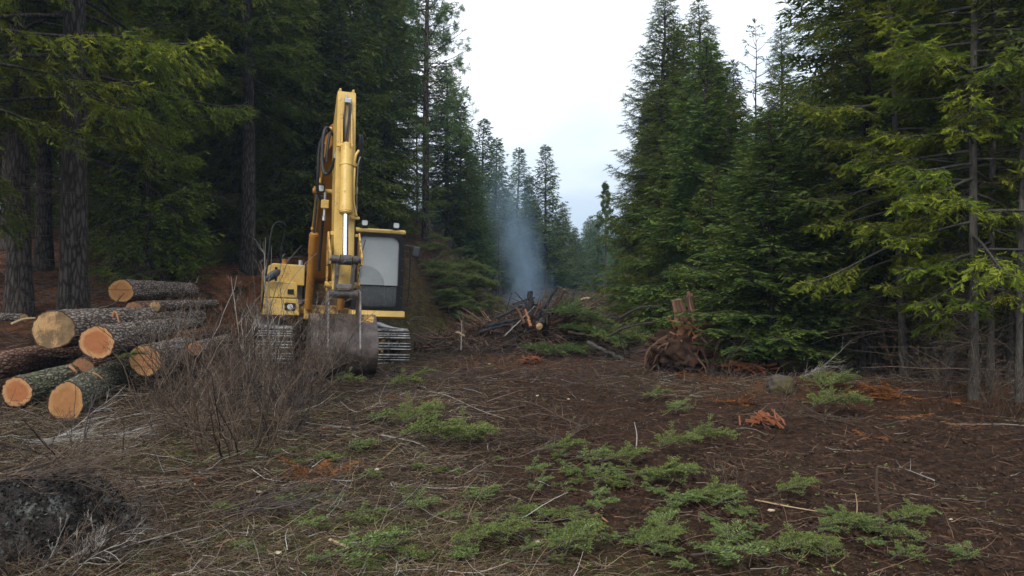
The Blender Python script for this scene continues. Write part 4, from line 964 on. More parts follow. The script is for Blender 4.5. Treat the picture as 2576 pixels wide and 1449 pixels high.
def log(seed, p, r, ln, yaw, label, face, bk='log_bark', r2=None, pitch=0., oval=(1, 1), tip=0.):
    """p = centre of the near cut face; local +Y runs away along the log"""
    rng = np.random.default_rng(seed); r2 = r2 or r*.85
    root = empty('log', p, (R(pitch), 0, R(yaw)), label=label, cat='log', group='felled logs in the pile beside the digger')
    nl, k = max(int(ln/.045), 12), 64; y = np.linspace(0, ln, nl); th = np.arange(k)/k*TAU
    Y, T = np.meshgrid(y, th, indexing='ij')
    rad = (r+(r2-r)*Y/ln)*(1+.035*np.sin(2*T+seed)+.02*np.sin(3*T+seed*2))
    cx_, sx_ = np.cos(T)*3+10+seed, np.sin(T)*3+10
    nz = fbm(cx_*2.2+sx_*1.7, Y*2.4+sx_*1.3, seed, 4)
    fl = (vnoise(T*11/TAU*3, Y*5+np.floor(T*5), seed+5)-.5)
    rad2 = rad+.045*nz*min(1, r*4)+.016*fl
    rad2[:, :] = rad2
    V = np.stack([np.cos(T)*rad2*oval[0], Y+np.where(Y < .01, tip*np.sin(T), 0), np.sin(T)*rad2*oval[1]], -1)
    ii = np.arange(nl*k).reshape(nl, k); nx = np.roll(ii, -1, 1)
    mb = MB().add(V.reshape(-1, 3), np.stack([ii[:-1], ii[1:], nx[1:], nx[:-1]], -1).reshape(-1, 4)); mb.build('bark', M[bk], root, True)
    for end in (0, -1):
        q = V[end]; c = np.array([0, y[end], 0]); off = -.004 if end == 0 else .004
        rings_ = np.linspace(0, 1, 14)[1:]
        VV = np.concatenate([[c+[0, off, 0]]]+[c+(q-c)*f*.999+np.stack([0*th, off+.006*(vnoise(np.cos(th)*4*f+5, np.sin(th)*4*f+5, seed)-.5), 0*th], -1) for f in rings_])
        pa = np.concatenate([[0.0001]]+[np.full(k, f) for f in rings_]); F3 = [(0, 1+i, 1+(i+1) % k) for i in range(k)]; F4 = []
        for j in range(len(rings_)-1):
            a = 1+j*k
            for i in range(k): F4.append((a+i, a+k+i, a+k+(i+1) % k, a+(i+1) % k))
        m2 = MB(); m2.add(VV, F4, pa=pa); m2.F.append(np.array(F3)); m2.r.append(np.full(k, .5)); m2.mi.append(np.zeros(k, int))
        m2.build('cut_face', M[face], root, True)
    return root
log(1, at(134, 829, 11.8), .315, 5.2, 0, 'thickest log of the pile with a broad tan sawn face stained dark on one side', 'cut_tan', 'log_bark', .26, oval=(1.03, .95))
log(2, at(243, 862, 11.2), .245, 5.2, 9, 'log with a round orange red face and pale rim, lying against the thickest log', 'cut_red', 'log_bark', .2, oval=(.96, 1.0))
log(3, at(365, 907, 11.7), .235, 2.6, 10, 'short log with a plain orange face, rightmost large log of the front of the pile', 'cut_orange', 'log_bark', .2)
log(4, at(43, 986, 10.3), .195, 4.2, 8, 'log with a pale ring round a red heart at the left edge of the photo', 'cut_red', 'log_bark_mossy', .19)
log(5, at(166, 1011, 9.7), .225, 4.3, 17, 'frontmost mossy log with a stained orange face behind bare twigs', 'cut_orange', 'log_bark_mossy', .21, oval=(.93, 1.08))
log(6, (-7.35, 10.4, .47), .2, 4.3, 8, 'reddish barked log entering from the left edge between the thickest log and the front logs', 'cut_dark', 'log_bark_rusty', .2)
log(7, at(490, 878, 13.4), .125, 2.6, 8, 'small log with a dull red brown end beside the bare bush', 'cut_dark', 'log_bark', .11)
log(8, at(304, 732, 15.3), .24, 4.0, 4, 'topmost log at the back of the pile with an upright oval tan face', 'cut_orange', 'log_bark', .19, oval=(1, .97))
log(9, at(390, 771, 14.8), .105, 3.0, 0, 'thin log with a small pale end under the topmost back log', 'cut_tan', 'log_bark', .09)
log(10, at(338, 785, 14.6), .19, 3.6, 3, 'dark shaded log directly under the topmost back log', 'cut_dark', 'log_bark_rusty', .17)
log(11, (-6.55, 12.0, .33), .2, 4.6, 2, 'log buried in shadow beneath the two thickest logs', 'cut_dark', 'log_bark_rusty', .18)
log(12, at(60, 800, 13.5), .07, 1.6, 55, 'thin broken pole end sticking out left of the thickest log', 'cut_tan', 'log_bark', .06)
log(13, (-6.25, 14.3, .62), .17, 4.0, 6, 'log with rust coloured bark lying behind the orange red faced log', 'cut_dark', 'log_bark_rusty', .15)

# ------------------------------------------------------------------ bare shrubs
def shrub(seed, p, H, n, spread=.35, label='', tw=(7, 6), mat='twig', r=.008, tilt=(0, 0), name='bare_shrub', cat='shrub', basr=.25, k3=4, grav=.03, lat=.42, wig=.15):
    rng = np.random.default_rng(seed); x, y = p; z = gz(x, y)
    root = empty(name, (x, y, z-.03), label=label, cat=cat)
    th = rng.uniform(0, TAU, n); rr = basr*np.sqrt(rng.uniform(0, 1, n))
    P0 = np.stack([np.cos(th)*rr, np.sin(th)*rr, np.zeros(n)], -1)
    D = norm(np.stack([np.cos(th)*spread*rng.uniform(.2, 1.6, n)+tilt[0], np.sin(th)*spread*rng.uniform(.2, 1.6, n)+tilt[1], np.ones(n)], -1))
    SP, SR = grow(rng, P0, D, H*rng.uniform(.55, 1.15, n), r*rng.uniform(.6, 1.3, n), 10, wig, grav)
    V, F, rd = tubes(SP, SR, 5, rnd=rng.uniform(.1, .7, n)); MB().add(V, F, rd).build('stems', M[mat], root, True)
    mb = MB(); P, Rr = SP, SR
    for lv, per in enumerate(tw+((k3,) if k3 else ())):
        kp, kd, kl, kr, _ = kids(rng, P, Rr, per, .75, lat if lv == 0 else .5, .15, .98)
        kd = norm(kd+np.array([0, 0, .12])); P, Rr = grow(rng, kp, kd, kl, np.clip(kr, .0016, .006), 4 if lv else 5, .16, .02)
        V, F, rd = tubes(P, Rr, 3, rnd=rng.uniform(0, 1, len(P))); mb.add(V, F, rd)
    mb.build('twigs', M[mat], root)
    return root
shrub(1, (px(590, 7.5), 7.5), 1.5, 22, .62, 'large bare bush with many fine twigs in the left foreground, nearest the camera', (8, 6), 'twig', .009, basr=.35, k3=2)
shrub(2, (px(725, 10.6), 10.6), 1.5, 46, .46, 'dense bare thicket of twigs in front of the digger bucket and left track', (8, 6), 'twig', .008, basr=.5, tilt=(.05, 0), k3=3)
shrub(3, (px(672, 11.8), 11.8), 2.15, 16, .16, 'tall upright bare stems rising in front of the digger engine box', (5, 4), 'twig_pale', .011, basr=.35, k3=0, lat=.25)
shrub(4, (px(500, 10.6), 10.6), 1.5, 26, .4, 'bare bush standing between the logs and the digger', (6, 5), 'twig', .008, basr=.4, k3=2)
shrub(5, (px(440, 12.8), 12.8), 1.9, 9, .2, 'few thin pale stems rising behind the rightmost large log', (4, 3), 'twig_pale', .009, basr=.35, k3=0, lat=.25)
shrub(6, (px(215, 6.8), 6.8), .85, 9, .5, 'sparse lichened twiggy shrub in front of the frontmost log face', (5, 4), 'twig_dark', .008, basr=.3, k3=2)
shrub(7, (px(60, 4.6), 4.6), .62, 34, 1.1, 'low tangle of grey twigs over the lichened stump in the near left corner', (6, 4), 'twig', .006, basr=.5, k3=2, grav=-.02)
shrub(8, (px(1838, 5.9), 5.9), .42, 12, .35, 'small bare sprout of thin stems among green boughs, lower right of centre', (3, 3), 'twig', .004, basr=.08, k3=0)
shrub(9, (px(2440, 10.2), 10.2), .95, 22, .4, 'bare bush around the foot of the stout pale barked fir', (6, 4), 'twig', .005, basr=.5, k3=2)
shrub(10, (px(2330, 11.2), 11.2), .95, 16, .4, 'bare bush at the feet of the leaning pale trunks', (6, 4), 'twig', .005, basr=.5, k3=2)
shrub(11, (px(1805, 12.3), 12.3), 1.0, 6, .2, 'thin lone sapling stems standing before the uprooted stump', (4, 3), 'twig', .006, basr=.15, k3=0)
shrub(12, (px(1900, 10.4), 10.4), .55, 18, .6, 'low brown twiggy bush left of the green bough near the thicket', (5, 4), 'twig', .005, basr=.4, k3=2)
shrub(13, (px(560, 12.9), 12.9), 1.6, 14, .3, 'bare bush just left of the digger left track', (6, 5), 'twig', .008, basr=.4, k3=2)
shrub(14, (px(835, 12.6), 12.6), .4, 12, .9, 'low bare twigs at the foot of the bucket', (5, 4), 'twig', .006, basr=.5, k3=2, grav=-.01)
shrub(16, (px(470, 8.4), 8.4), 1.2, 12, .6, 'low bare bush left of the largest bare bush', (7, 6), 'twig', .007, basr=.3, k3=2)
shrub(17, (px(700, 8.6), 8.6), 1.15, 14, .55, 'bare bush right of the largest bare bush', (7, 6), 'twig_dark', .007, basr=.3, k3=2)
shrub(18, (px(190, 4.75), 4.75), .5, 26, 1.1, 'low dark brush at the right side of the lichened stump', (7, 6), 'twig_dark', .005, basr=.3, k3=2, grav=-.02)
shrub(19, (px(330, 5.1), 5.1), .35, 12, 1.2, 'sprawling brush right of the white stone', (6, 5), 'twig', .005, basr=.3, k3=2, grav=-.03)
shrub(20, (px(20, 4.35), 4.35), .5, 14, 1.2, 'grey twig tangle in the very corner at bottom left', (6, 5), 'twig_pale', .005, basr=.4, k3=1, grav=-.04)
shrub(15, (px(2540, 9.6), 9.6), .7, 12, .5, 'small bare bush at the right edge of the photo below the thicket', (5, 4), 'twig', .004, basr=.3, k3=1)
# brushwood lying flat
def brush(seed, p, L, n, az, label, mat='twig', spread=.5, lift=.12, r=.007, name='fallen_branch', cat='branch', tw=(7, 5), zoff=.03):
    rng = np.random.default_rng(seed); x, y = p; root = empty(name, (x, y, gz(x, y)+zoff), label=label, cat=cat)
    a = az+rng.normal(size=n)*spread; D = np.stack([np.cos(a), np.sin(a), rng.uniform(.0, lift*2, n)], -1)
    P0 = rng.normal(size=(n, 3))*np.array([.08, .08, .01])
    SP, SR = grow(rng, P0, D, L*rng.uniform(.6, 1.1, n), r*rng.uniform(.6, 1.3, n), 9, .10, -.02)
    SP[:, :, 2] = np.maximum(SP[:, :, 2], ground(SP[:, :, 0]+x, SP[:, :, 1]+y)-gz(x, y)-zoff+.01)
    V, F, rd = tubes(SP, SR, 5, rnd=rng.uniform(.2, .8, n)); MB().add(V, F, rd).build('stems', M[mat], root, True)
    mb = MB(); P, Rr = SP, SR
    for lv, per in enumerate(tw):
        kp, kd, kl, kr, _ = kids(rng, P, Rr, per, .7, .4, .1, .98); kd[:, 2] = np.abs(kd[:, 2])*.6-.05
        P, Rr = grow(rng, kp, kd, kl, np.clip(kr, .0016, .005), 4, .14, -.03); 
        V, F, rd = tubes(P, Rr, 3, rnd=rng.uniform(.1, 1, len(P))); mb.add(V, F, rd)
    mb.build('twigs', M[mat], root); return root
brush(1, (px(1400, 8.3), 8.3), 1.1, 12, R(170), 'flattened bare grey brown shrub lying on the bare soil at the centre of the clearing', 'twig', 1.3, .12, .006, tw=(9, 6))
brush(2, (px(1440, 8.9), 8.9), 2.3, 2, R(130), 'long bare branch lying on the soil and pointing back to the digger track', 'twig', .15, .1, .009)
brush(3, (px(1180, 11.3), 11.3), 2.2, 4, R(155), 'bare branches lying in front of the right track', 'twig', .3, .1, .007)
brush(4, (px(1640, 11.2), 11.2), 1.3, 8, R(190), 'tangle of thin brown branches on the slope left of the uprooted stump', 'twig', 1.5, .1, .005)
brush(5, (px(2010, 13.6), 13.6), 1.1, 8, R(10), 'grey leafless branch lying between the boulder and the dark thicket', 'twig_pale', .5, .25, .008, tw=(8, 5))
brush(6, (px(330, 8.8), 8.8), 1.5, 12, R(8), 'heap of grey twigs lying right of the frontmost log', 'twig', .3, .1, .006)
brush(7, (px(100, 8.3), 8.3), 1.3, 8, R(20), 'grey twigs lying below the log with the pale ring', 'twig_pale', .6, .08, .006)
brush(8, (px(2080, 9.6), 9.6), .9, 12, R(190), 'matted brown twigs right of the rust red rotten stump', 'twig', 1.2, .1, .005)
brush(9, (px(1350, 7.2), 7.2), .8, 5, R(80), 'thin bare twig tuft on the soil between the two rows of green boughs', 'twig', .9, .12, .004)
brush(10, (px(560, 5.4), 5.4), 1.3, 6, R(25), 'dark dead stems lying across the grass at the bottom left', 'twig_dark', .25, .1, .007)
brush(11, (px(10, 4.9), 4.9), .9, 22, R(10), 'grey twigs lying over the top of the lichened stump', 'twig', .7, .1, .004, zoff=.42)
# single sticks
def stick(pts, r, label, mat='twig_pale', name='stick', forks=0, seed=0, r1=.4):
    P = smooth_path(pts, 14); c = P[0].copy(); rng = np.random.default_rng(seed)
    o = MB(); V, F, _ = tubes(P-c, np.linspace(r, r*r1, 14)[None], 7); o.add(V, F, .55); o.add(V[:7], [list(range(7))], .9)
    if forks:
        kp, kd, kl, kr, _ = kids(rng, (P-c)[None], np.linspace(r, r*r1, 14)[None], forks, .8, .3, .3, .95); kd[:, 2] = abs(kd[:, 2])*.5
        KP, KR = grow(rng, kp, kd, kl, kr, 5, .1); V, F, _ = tubes(KP, KR, 5); o.add(V, F, .6)
    ob = o.build(name, M[mat], smooth=True); ob.location = c; return tag(ob, label, 'stick')
def G(p, q, dz=0.02):
    x, y, z = gat(p, q); return (x, y, z+dz)
def up(p, q, h):
    x, y, z = gat(p, q); return (x, y, z+h)
stick([up(60, 1320, .1), up(150, 1318, .14), up(255, 1310, .13), up(345, 1306, .08)], .008, 'long pale stick lying across the front of the lichened stump', forks=2, seed=1)
stick([G(235, 1418), up(330, 1395, .05), up(440, 1368, .06), up(505, 1352, .06)], .006, 'pale stick rising right from below the white stone', forks=2, seed=2)
stick([G(2213, 1335, -.03), up(2212, 1330, .12), up(2205, 1330, .25), up(2206, 1330, .40)], .011, 'upright cut sapling stub standing alone in the soil at lower right', 'twig', seed=3, r1=.8)
stick([G(2350, 1215), G(2300, 1200, .03), G(2262, 1180, .02)], .006, 'pale forked twig lying on bare soil beside the upright cut stub', forks=4, seed=4)
stick([G(1900, 1265), G(1985, 1285), G(2085, 1302)], .007, 'thin tan stick on the soil right of the round clump of green boughs', 'pale_wood', seed=5)
stick([G(830, 1372), G(870, 1392, .03), G(905, 1418)], .012, 'short split pale piece of wood in the grass at lower centre left', 'pale_wood', seed=6)
stick([G(1500, 1300), G(1530, 1330, .03)], .012, 'short orange splinter lying on the dark soil at lower centre', 'orange_wood', seed=7)
stick([G(2155, 1300, -.02), up(2156, 1300, .07), up(2152, 1300, .15)], .006, 'short peg of twig standing left of the upright cut stub', 'pale_wood', seed=8)
stick([G(960, 1100), G(1040, 1122, .04), G(1075, 1134, .02)], .012, 'lichened grey branch end under the big green bough', 'twig_pale', seed=9)
stick([G(1950, 1070, -.02), up(1950, 1075, .04), up(1948, 1078, .22)], .012, 'short tan split stake standing beside the rust red rotten stump', 'pale_wood', seed=10)
stick([G(1600, 1130, -.02), up(1602, 1120, .1), up(1596, 1110, .2)], .008, 'small leaning twig stub behind the bough at centre right', 'twig_pale', seed=11)
stick([G(480, 1405), up(560, 1360, .06), up(700, 1290, .08), up(790, 1240, .05)], .008, 'long dark stem slanting up through the grass at the bottom left', 'twig_dark', forks=4, seed=12)
stick([G(300, 1100), up(380, 1085, .05), up(450, 1075, .04), G(520, 1062)], .009, 'pale grey branch on the ground right of the frontmost log', forks=3, seed=13)
stick([G(1050, 985), G(1120, 1000, .03), G(1200, 1035, .03), G(1270, 1060)], .009, 'slender pale branch lying in front of the right track', 'twig_pale', forks=3, seed=14)
def at3(p, q, Y, d=0.): x, y, z = at(p, q, Y); return (x, y, z+d)
stick([at3(283, 797, 12.6), at3(291, 785, 12.6), at3(300, 812, 12.5)], .028, 'torn orange splinter standing up from the top of the thickest log', 'orange_wood', name='wood_splinter', seed=21)
stick([at3(250, 775, 12.9), at3(285, 765, 12.8), at3(312, 738, 12.7)], .016, 'crooked broken branch leaning over the thickest log before the topmost log', 'twig', name='broken_branch', forks=4, seed=22)
stick([at3(176, 922, 10.2), at3(186, 930, 10.1), at3(194, 938, 10.1)], .022, 'bright torn patch of wood on the frontmost log', 'orange_wood', name='wood_splinter', seed=23)
stick([at3(232, 938, 10.4), at3(246, 944, 10.4), at3(260, 955, 10.4)], .016, 'orange bark splinter further back on the frontmost log', 'orange_wood', name='wood_splinter', seed=24)
stick([at3(30, 815, 12.9), at3(60, 803, 12.9), at3(90, 800, 12.9)], .03, 'pale broken slab sticking out left behind the thickest log', 'pale_wood', name='wood_slab', seed=25)
# ------------------------------------------------------------------ cut green boughs
def bough(seed, L, mat, nl=9, w=.62, needle=.032, nw=.0065, lift=.10, name='fir_bough', den=1.):
    rng = np.random.default_rng(seed); root = empty(name)
    SP, SR = grow(rng, np.array([[0, 0, .02]]), np.array([[0, 1, .18]]), L, .008, 9, .07, -.035)
    mb = MB(); V, F, _ = tubes(SP, SR, 6); mb.add(V, F, .4)
    tw = [SP[0]]; nd = MB()
    s = np.linspace(.18, .95, nl*2); side = np.where(np.arange(nl*2) % 2, 1, -1)
    i = np.minimum((s*8).astype(int), 7); f = (s*8-i)[:, None]; p = SP[0][i]*(1-f)+SP[0][i+1]*f
    d = norm(SP[0][i+1]-SP[0][i]); h = norm(np.cross(d, [0, 0, 1.])); a = rng.uniform(.6, 1., nl*2)[:, None]
    ld = norm(d*np.cos(a)+h*side[:, None]*np.sin(a)+np.array([0, 0, 1])*rng.normal(lift, .18, nl*2)[:, None])
    ll = L*w*(1.1-s)*rng.uniform(.7, 1.15, nl*2)
    LP, LR = grow(rng, p, ld, ll, .004, 6, .10, -.03)
    kp, kd, kl, kr, _ = kids(rng, LP, LR, 7, .7, .42, .1, .9); kd[:, 2] = kd[:, 2]*.4+.08
    KP, KR = grow(rng, kp, kd, kl, .0025, 6, .1, -.03)
    for P, Rr in ((LP, LR), (KP, KR)): V, F, _ = tubes(P, Rr, 4); mb.add(V, F, .5)
    for P in (SP[:, 3:], LP, KP):
        tot = np.linalg.norm(P[:, -1]-P[:, 0], axis=1); per = np.maximum((tot/.0042*den).astype(int), 4)
        idx = np.repeat(np.arange(len(P)), per); k = len(idx); m = P.shape[1]
        q = rng.uniform(0, m-1.001, k); i = q.astype(int); f = (q-i)[:, None]
        b = P[idx, i]*(1-f)+P[idx, i+1]*f; d = norm(P[idx, i+1]-P[idx, i]); h = norm(np.cross(d, [0, 0, 1.]+rng.normal(size=(k, 3))*.15))
        sd_ = rng.choice([-1, 1], k)[:, None]; n_ = norm(d*.45+h*sd_+np.array([0, 0, 1])*rng.uniform(-.15, .55, k)[:, None])
        nd.add(*blades(b, n_, needle*rng.uniform(.7, 1.2, k), nw, rng=rng, rnd=rng.beta(2, 2, k)))
    mb.build('stems', M['twig_dark'], root); nd.build('needles', M[mat], root)
    return root
B1 = bough(1, .75, 'bough_top'); B2 = bough(2, .6, 'bough_pale', nl=7); B3 = bough(3, .9, 'bough_top', nl=11, lift=.18, w=.6); B4 = bough(4, .42, 'bough_pale', nl=5); B5 = bough(5, .5, 'bough_top', nl=6)
B6 = bough(6, .8, 'pine', nl=8, w=.5, needle=.09, nw=.008, lift=.25, den=.35, name='pine_bough')
def lay(pr, p, q, rz, sc, label, tilt=(0, 0), grp=None, dz=.0, xyz=None):
    x, y, z = xyz or gat(p, q); o = put(pr, x, y, R(rz), sc, label, grp, 'bough', tilt=(R(tilt[0]*.3), R(tilt[1]*.6))); o.location.z = z+.03+dz; o.scale = o.scale*(.92 if q else 1.); return o
for a in (
 (B3, 960, 1128, -70, 1.25, 'big green bough with bushy tips lying left of centre on the soil', (8, 0)),
 (B3, 1100, 1140, -40, .95, 'right half of the big green branch pile, bushy bough beside the big green bough', (20, 10)),
 (B3, 1005, 1090, -20, .95, 'dark green bough standing behind the big green bough', (35, 0)),
 (B3, 1185, 1135, 10, .6, 'rounded green bough tip at the right end of the branch pile', (40, 0)),
 (B2, 905, 1070, -60, .8, 'pale silvery bough tip left of the big green bough', (10, 0)),
 (B2, 860, 1140, -60, .7, 'pale bough just below and left of the big green bough', (0, 10)),
 (B5, 870, 1175, 60, .8, 'faded bough tip near the rust coloured fern', (0, 0)),
 (B1, 1340, 1150, -80, .8, 'pale green bough at the upper left start of the long row of boughs', (5, 0)),
 (B2, 1430, 1172, -75, .8, 'silvery bough second in the long row of boughs', (5, 8)),
 (B1, 1500, 1180, -70, .8, 'green bough in the upper middle of the long row of boughs', (5, 0)),
 (B1, 1560, 1215, -110, .9, 'wide green bough in the middle of the long row of boughs', (8, 0)),
 (B1, 1620, 1235, -60, .85, 'green bough right of the middle of the long row of boughs', (5, 0)),
 (B2, 1640, 1280, -100, .7, 'silvery bough below the middle of the long row of boughs', (5, 0)),
 (B1, 1700, 1275, -80, .75, 'bough near the lower right end of the long row of boughs', (5, 0)),
 (B2, 1790, 1290, -60, .6, 'silvery bough at the lower right end of the row, by the bare sprout', (12, 0)),
 (B5, 1480, 1228, -80, .7, 'small green bough just left of the row middle', (0, 0)),
 (B1, 1940, 1262, -75, .6, 'dark round clump of green bough right of the bare sprout', (20, 0)),
 (B3, 1640, 1150, -60, .7, 'bushy green bough at centre right, standing upright', (30, 0)),
 (B3, 1700, 1120, -90, .8, 'wide green bough behind the upright bushy one at centre right', (15, 0)),
 (B2, 1700, 1050, -20, .8, 'pale lichened bough above the bushy boughs at centre right', (25, 0)),
 (B3, 2020, 1045, -70, 1.2, 'broad dark green bough at the foot of the thicket on the right', (15, 0)),
 (B3, 2060, 1000, -40, 1.1, 'green bough rising behind the broad dark green one at the thicket foot', (30, 0)),
 (B1, 1600, 1010, -80, .8, 'faint green bough on the slope below the uprooted stump', (10, 0)),
 (B2, 1165, 1275, -60, .62, 'silvery arched bough lying alone at the lower centre', (18, 0)),
 (B4, 1310, 1205, -70, .7, 'tiny silvery tip lying alone on the soil at the centre', (10, 0)),
 (B4, 1335, 1228, -80, .5, 'smallest silvery tip just right below the tiny one', (10, 0)),
 (B4, 1450, 1298, -100, .8, 'small silvery round tip right of the lower centre', (20, 0)),
 (B5, 1120, 1205, -80, .4, 'tiny green sprig on the soil below the branch pile', (10, 0)),
 (B5, 1390, 1330, 40, .7, 'drab green sprig on the dark soil in the lower centre', (10, 0)),
 (B1, 1110, 1408, -60, .6, 'yellow green bough left of the bottom centre', (15, 0)),
 (B1, 1190, 1380, -75, .6, 'pale bough pointing right above the yellow green one at bottom centre', (12, 0)),
 (B1, 1365, 1420, -50, .75, 'bough with a raised tip at the bottom centre right', (18, 0)),
 (B2, 1420, 1425, -20, .7, 'silvery bough beside the bough with the raised tip', (22, 0)),
 (B5, 1555, 1365, -110, .8, 'green bough tip at the left end of the bottom right row', (10, 0)),
 (B1, 1590, 1405, -60, .6, 'green bough in the bottom right row, second from its left end', (10, 0)),
 (B2, 1680, 1370, 0, .6, 'silvery fan shaped bough standing in the bottom right row', (25, 0)),
 (B4, 1740, 1420, -110, 1.1, 'silvery long tip lying low in the bottom right row', (5, 0)),
 (B2, 1860, 1395, 10, .55, 'silvery bough with a dark stem at the bottom right', (15, 0)),
 (B1, 1900, 1425, -70, .7, 'dull green bough below the silvery one with a dark stem', (10, 0)),
 (B1, 2040, 1350, -80, .6, 'green bough left of the upright cut stub base', (8, 0)),
 (B2, 2130, 1345, -85, .5, 'pale bough under the upright cut stub', (10, 0)),
 (B1, 2230, 1335, -70, .6, 'green bough just right of the upright cut stub', (10, 0)),
 (B5, 2350, 1400, 30, .7, 'drab bough tip near the lower right corner', (15, 0)),
 (B2, 2470, 1435, 20, .4, 'silvery tip at the bottom edge by the lower right corner', (15, 0)),
 (B1, 2080, 1440, -20, .5, 'bough tip at the bottom edge right of centre', (15, 0)),
 (B5, 2240, 1430, -60, .6, 'small bough with pale fluffy bits near the bottom right', (10, 0)),
 (B2, 790, 1440, -70, 1.0, 'large silvery bough at the bottom edge left of centre', (18, 0)),
 (B5, 845, 1330, -70, .8, 'light green bough in the grass left of centre near the bottom', (10, 0)),
 (B4, 1000, 1300, -80, .8, 'pale sprig in the grass below the silvery arched bough', (10, 0)),
 (B4, 735, 1350, -60, .6, 'tiny bluish sprig in the grass at lower left', (10, 0)),
 (B3, 820, 975, -80, .8, 'green bough lying in front of the bucket', (15, 0)),
 (B3, 960, 985, -60, .85, 'green bough between the bucket and the right track', (20, 0)),
 (B1, 1010, 960, -80, .9, 'green bough at the foot of the right track', (20, 0)),
 (B1, 285, 905, -80, .8, 'fresh green sprig on top of the frontmost log', (5, 0)),
 ):
    if a[1] == 285: lay(*a[:6], a[6], xyz=(at(265, 903, 11.0)[0], 11.0, .56))
    else: lay(*a[:6], a[6])
GS = 'small fir sprigs trodden into the soil along the rows of boughs'; rs = random.Random(8)
trail = [(1340, 1150), (1430, 1165), (1510, 1185), (1580, 1215), (1640, 1245), (1720, 1280), (1800, 1300), (1870, 1290)]
low = [(1550, 1375), (1650, 1400), (1750, 1410), (1880, 1400), (2040, 1355), (2150, 1345), (2260, 1345)]
for i in range(46):
    tr = trail if i % 2 else low; q = rs.uniform(0, len(tr)-1.01); j = int(q); f = q-j
    lay([B4, B5, B4, B2][i % 4], tr[j][0]*(1-f)+tr[j+1][0]*f+rs.gauss(0, 30), min(1440, tr[j][1]*(1-f)+tr[j+1][1]*f+rs.gauss(0, 16)), rs.uniform(-180, 180), rs.uniform(.3, .55), 'small fir sprig trodden into the soil along the rows of boughs', (rs.uniform(-8, 12), 0), GS, dz=-.015)
GS2 = 'small fir sprigs scattered in the grass and soil at the lower left and centre'
for i in range(70):
    lay([B4, B5, B5][i % 3], rs.uniform(560, 1500), rs.uniform(1090, 1440), rs.uniform(-180, 180), rs.uniform(.25, .6), 'small fir sprig lying in the grass or soil at the lower left and centre', (rs.uniform(-8, 12), 0), GS2, dz=-.015)
# ------------------------------------------------------------------ rust coloured ferns, red leaved plants, stones
def fern(seed, n=7, L=.3, mat='dead_fern', name='dead_fern'):
    rng = np.random.default_rng(seed); root = empty(name); a = rng.uniform(0, TAU, n)
    P, Rr = grow(rng, np.zeros((n, 3)), np.stack([np.cos(a), np.sin(a), rng.uniform(.1, .9, n)], -1), L*rng.uniform(.6, 1.2, n), .003, 8, .1, -.10)
    mb = MB(); V, F, _ = tubes(P, Rr, 4); mb.add(V, F, .3)
    k = 26; s = np.tile(np.linspace(.15, .98, k), n); idx = np.repeat(np.arange(n), k); i = np.minimum((s*7).astype(int), 6); f = (s*7-i)[:, None]
    b = P[idx, i]*(1-f)+P[idx, i+1]*f; d = norm(P[idx, i+1]-P[idx, i]); h = norm(np.cross(d, [0, 0, 1.]))
    for sd_ in (-1, 1):
        dr = norm(h*sd_+d*.4+rng.normal(size=(len(s), 3))*.2); mb.add(*blades(b, dr, L*.30*(1.05-s)+.01, .014, rng=rng, rnd=rng.beta(2, 2, len(s))))
    return mb.build('fronds', M[mat], root) and root
F1 = fern(1, 9, .34); F2 = fern(2, 7, .26); F3 = fern(3, 12, .42)
for i, (pr, p, q, s_, lab) in enumerate((
 (F3, 800, 1205, 1.0, 'bright rust red fern patch at lower left of centre'), (F1, 745, 1195, .9, 'rust fern at the left side of the bright rust red patch'), (F1, 855, 1195, .8, 'rust fern at the right side of the bright rust red patch'),
 (F1, 520, 1195, .8, 'rust brown fern at the foot of the large bare bush'), (F2, 850, 1075, .8, 'dark red fern left of the silvery bough'),
 (F1, 1000, 1005, 1.1, 'rust fern left in front of the right track'), (F1, 1100, 1010, 1., 'rust fern right in front of the right track'),
 (F3, 1850, 1015, .9, 'orange brown fern left of the rust red rotten stump'), (F2, 2040, 1035, .9, 'tan curled fern between the rotten stump and the dark green bough'),
 (F3, 2150, 985, 1., 'rust fern right behind the broad dark green bough'), (F3, 2240, 1000, 1.1, 'rust fern below the leaning pale trunks'), (F1, 2300, 1055, 1.1, 'orange fern on the slope below the pale trunks'),
 (F1, 2200, 1100, .9, 'low rust fern in the middle of the right slope'), (F2, 1640, 1150, .5, 'tiny rust fern beside the upright bushy bough'), (F3, 1800, 960, .9, 'rust fern mat left of the boulder'), (F3, 1730, 950, .8, 'rust fern mat below the uprooted stump'),
 (F2, 1290, 985, .7, 'small rust fern on the soil in front of the smoking heap'), (F1, 2440, 1075, .9, 'rust fern near the right edge below the thicket'), (F2, 1120, 1435, .7, 'rust fern at the bottom edge near the centre'),
 (F1, 2380, 1010, .9, 'rust fern between the bare bushes at the thicket edge'), (F2, 560, 1175, .7, 'small rust fern right of the bush foot'))):
    x, y, z = gat(p, q); put(pr, x, y, i*1.3, s_, lab, cat='fern')
RL = fern(8, 8, .14, 'red_leaf', 'red_leaved_plant')
for i, (p, q, s_, lab) in enumerate(((735, 1225, 1., 'dark red leaved plant left of the rust red patch'), (760, 1262, 1.1, 'dark red leaved plant below the rust red patch'), (402, 1130, .9, 'dark red leaved sprig in the grass left of the bush'),
    (690, 1205, .7, 'small dark red leaved plant near the bush foot'), (845, 1055, .8, 'dark red leaves beside the silvery bough tip'))):
    x, y, z = gat(p, q); put(RL, x, y, i*2.1, s_, lab, cat='plant')
def rockmat(name, a, b, moss=None):
    t = NT(name); n = t.noise(t.obj(), 6, 8., .7); col = t.ramp(n, [(.3, a), (.7, b)])
    if moss: col = t.mix(t.rng(t.noise(t.obj(), 2.2, 5., .7), .45, .58), col, moss)
    return t.done(t.bsdf(col, .9, spec=.2, nrm=t.bump(n, .8, .03)))
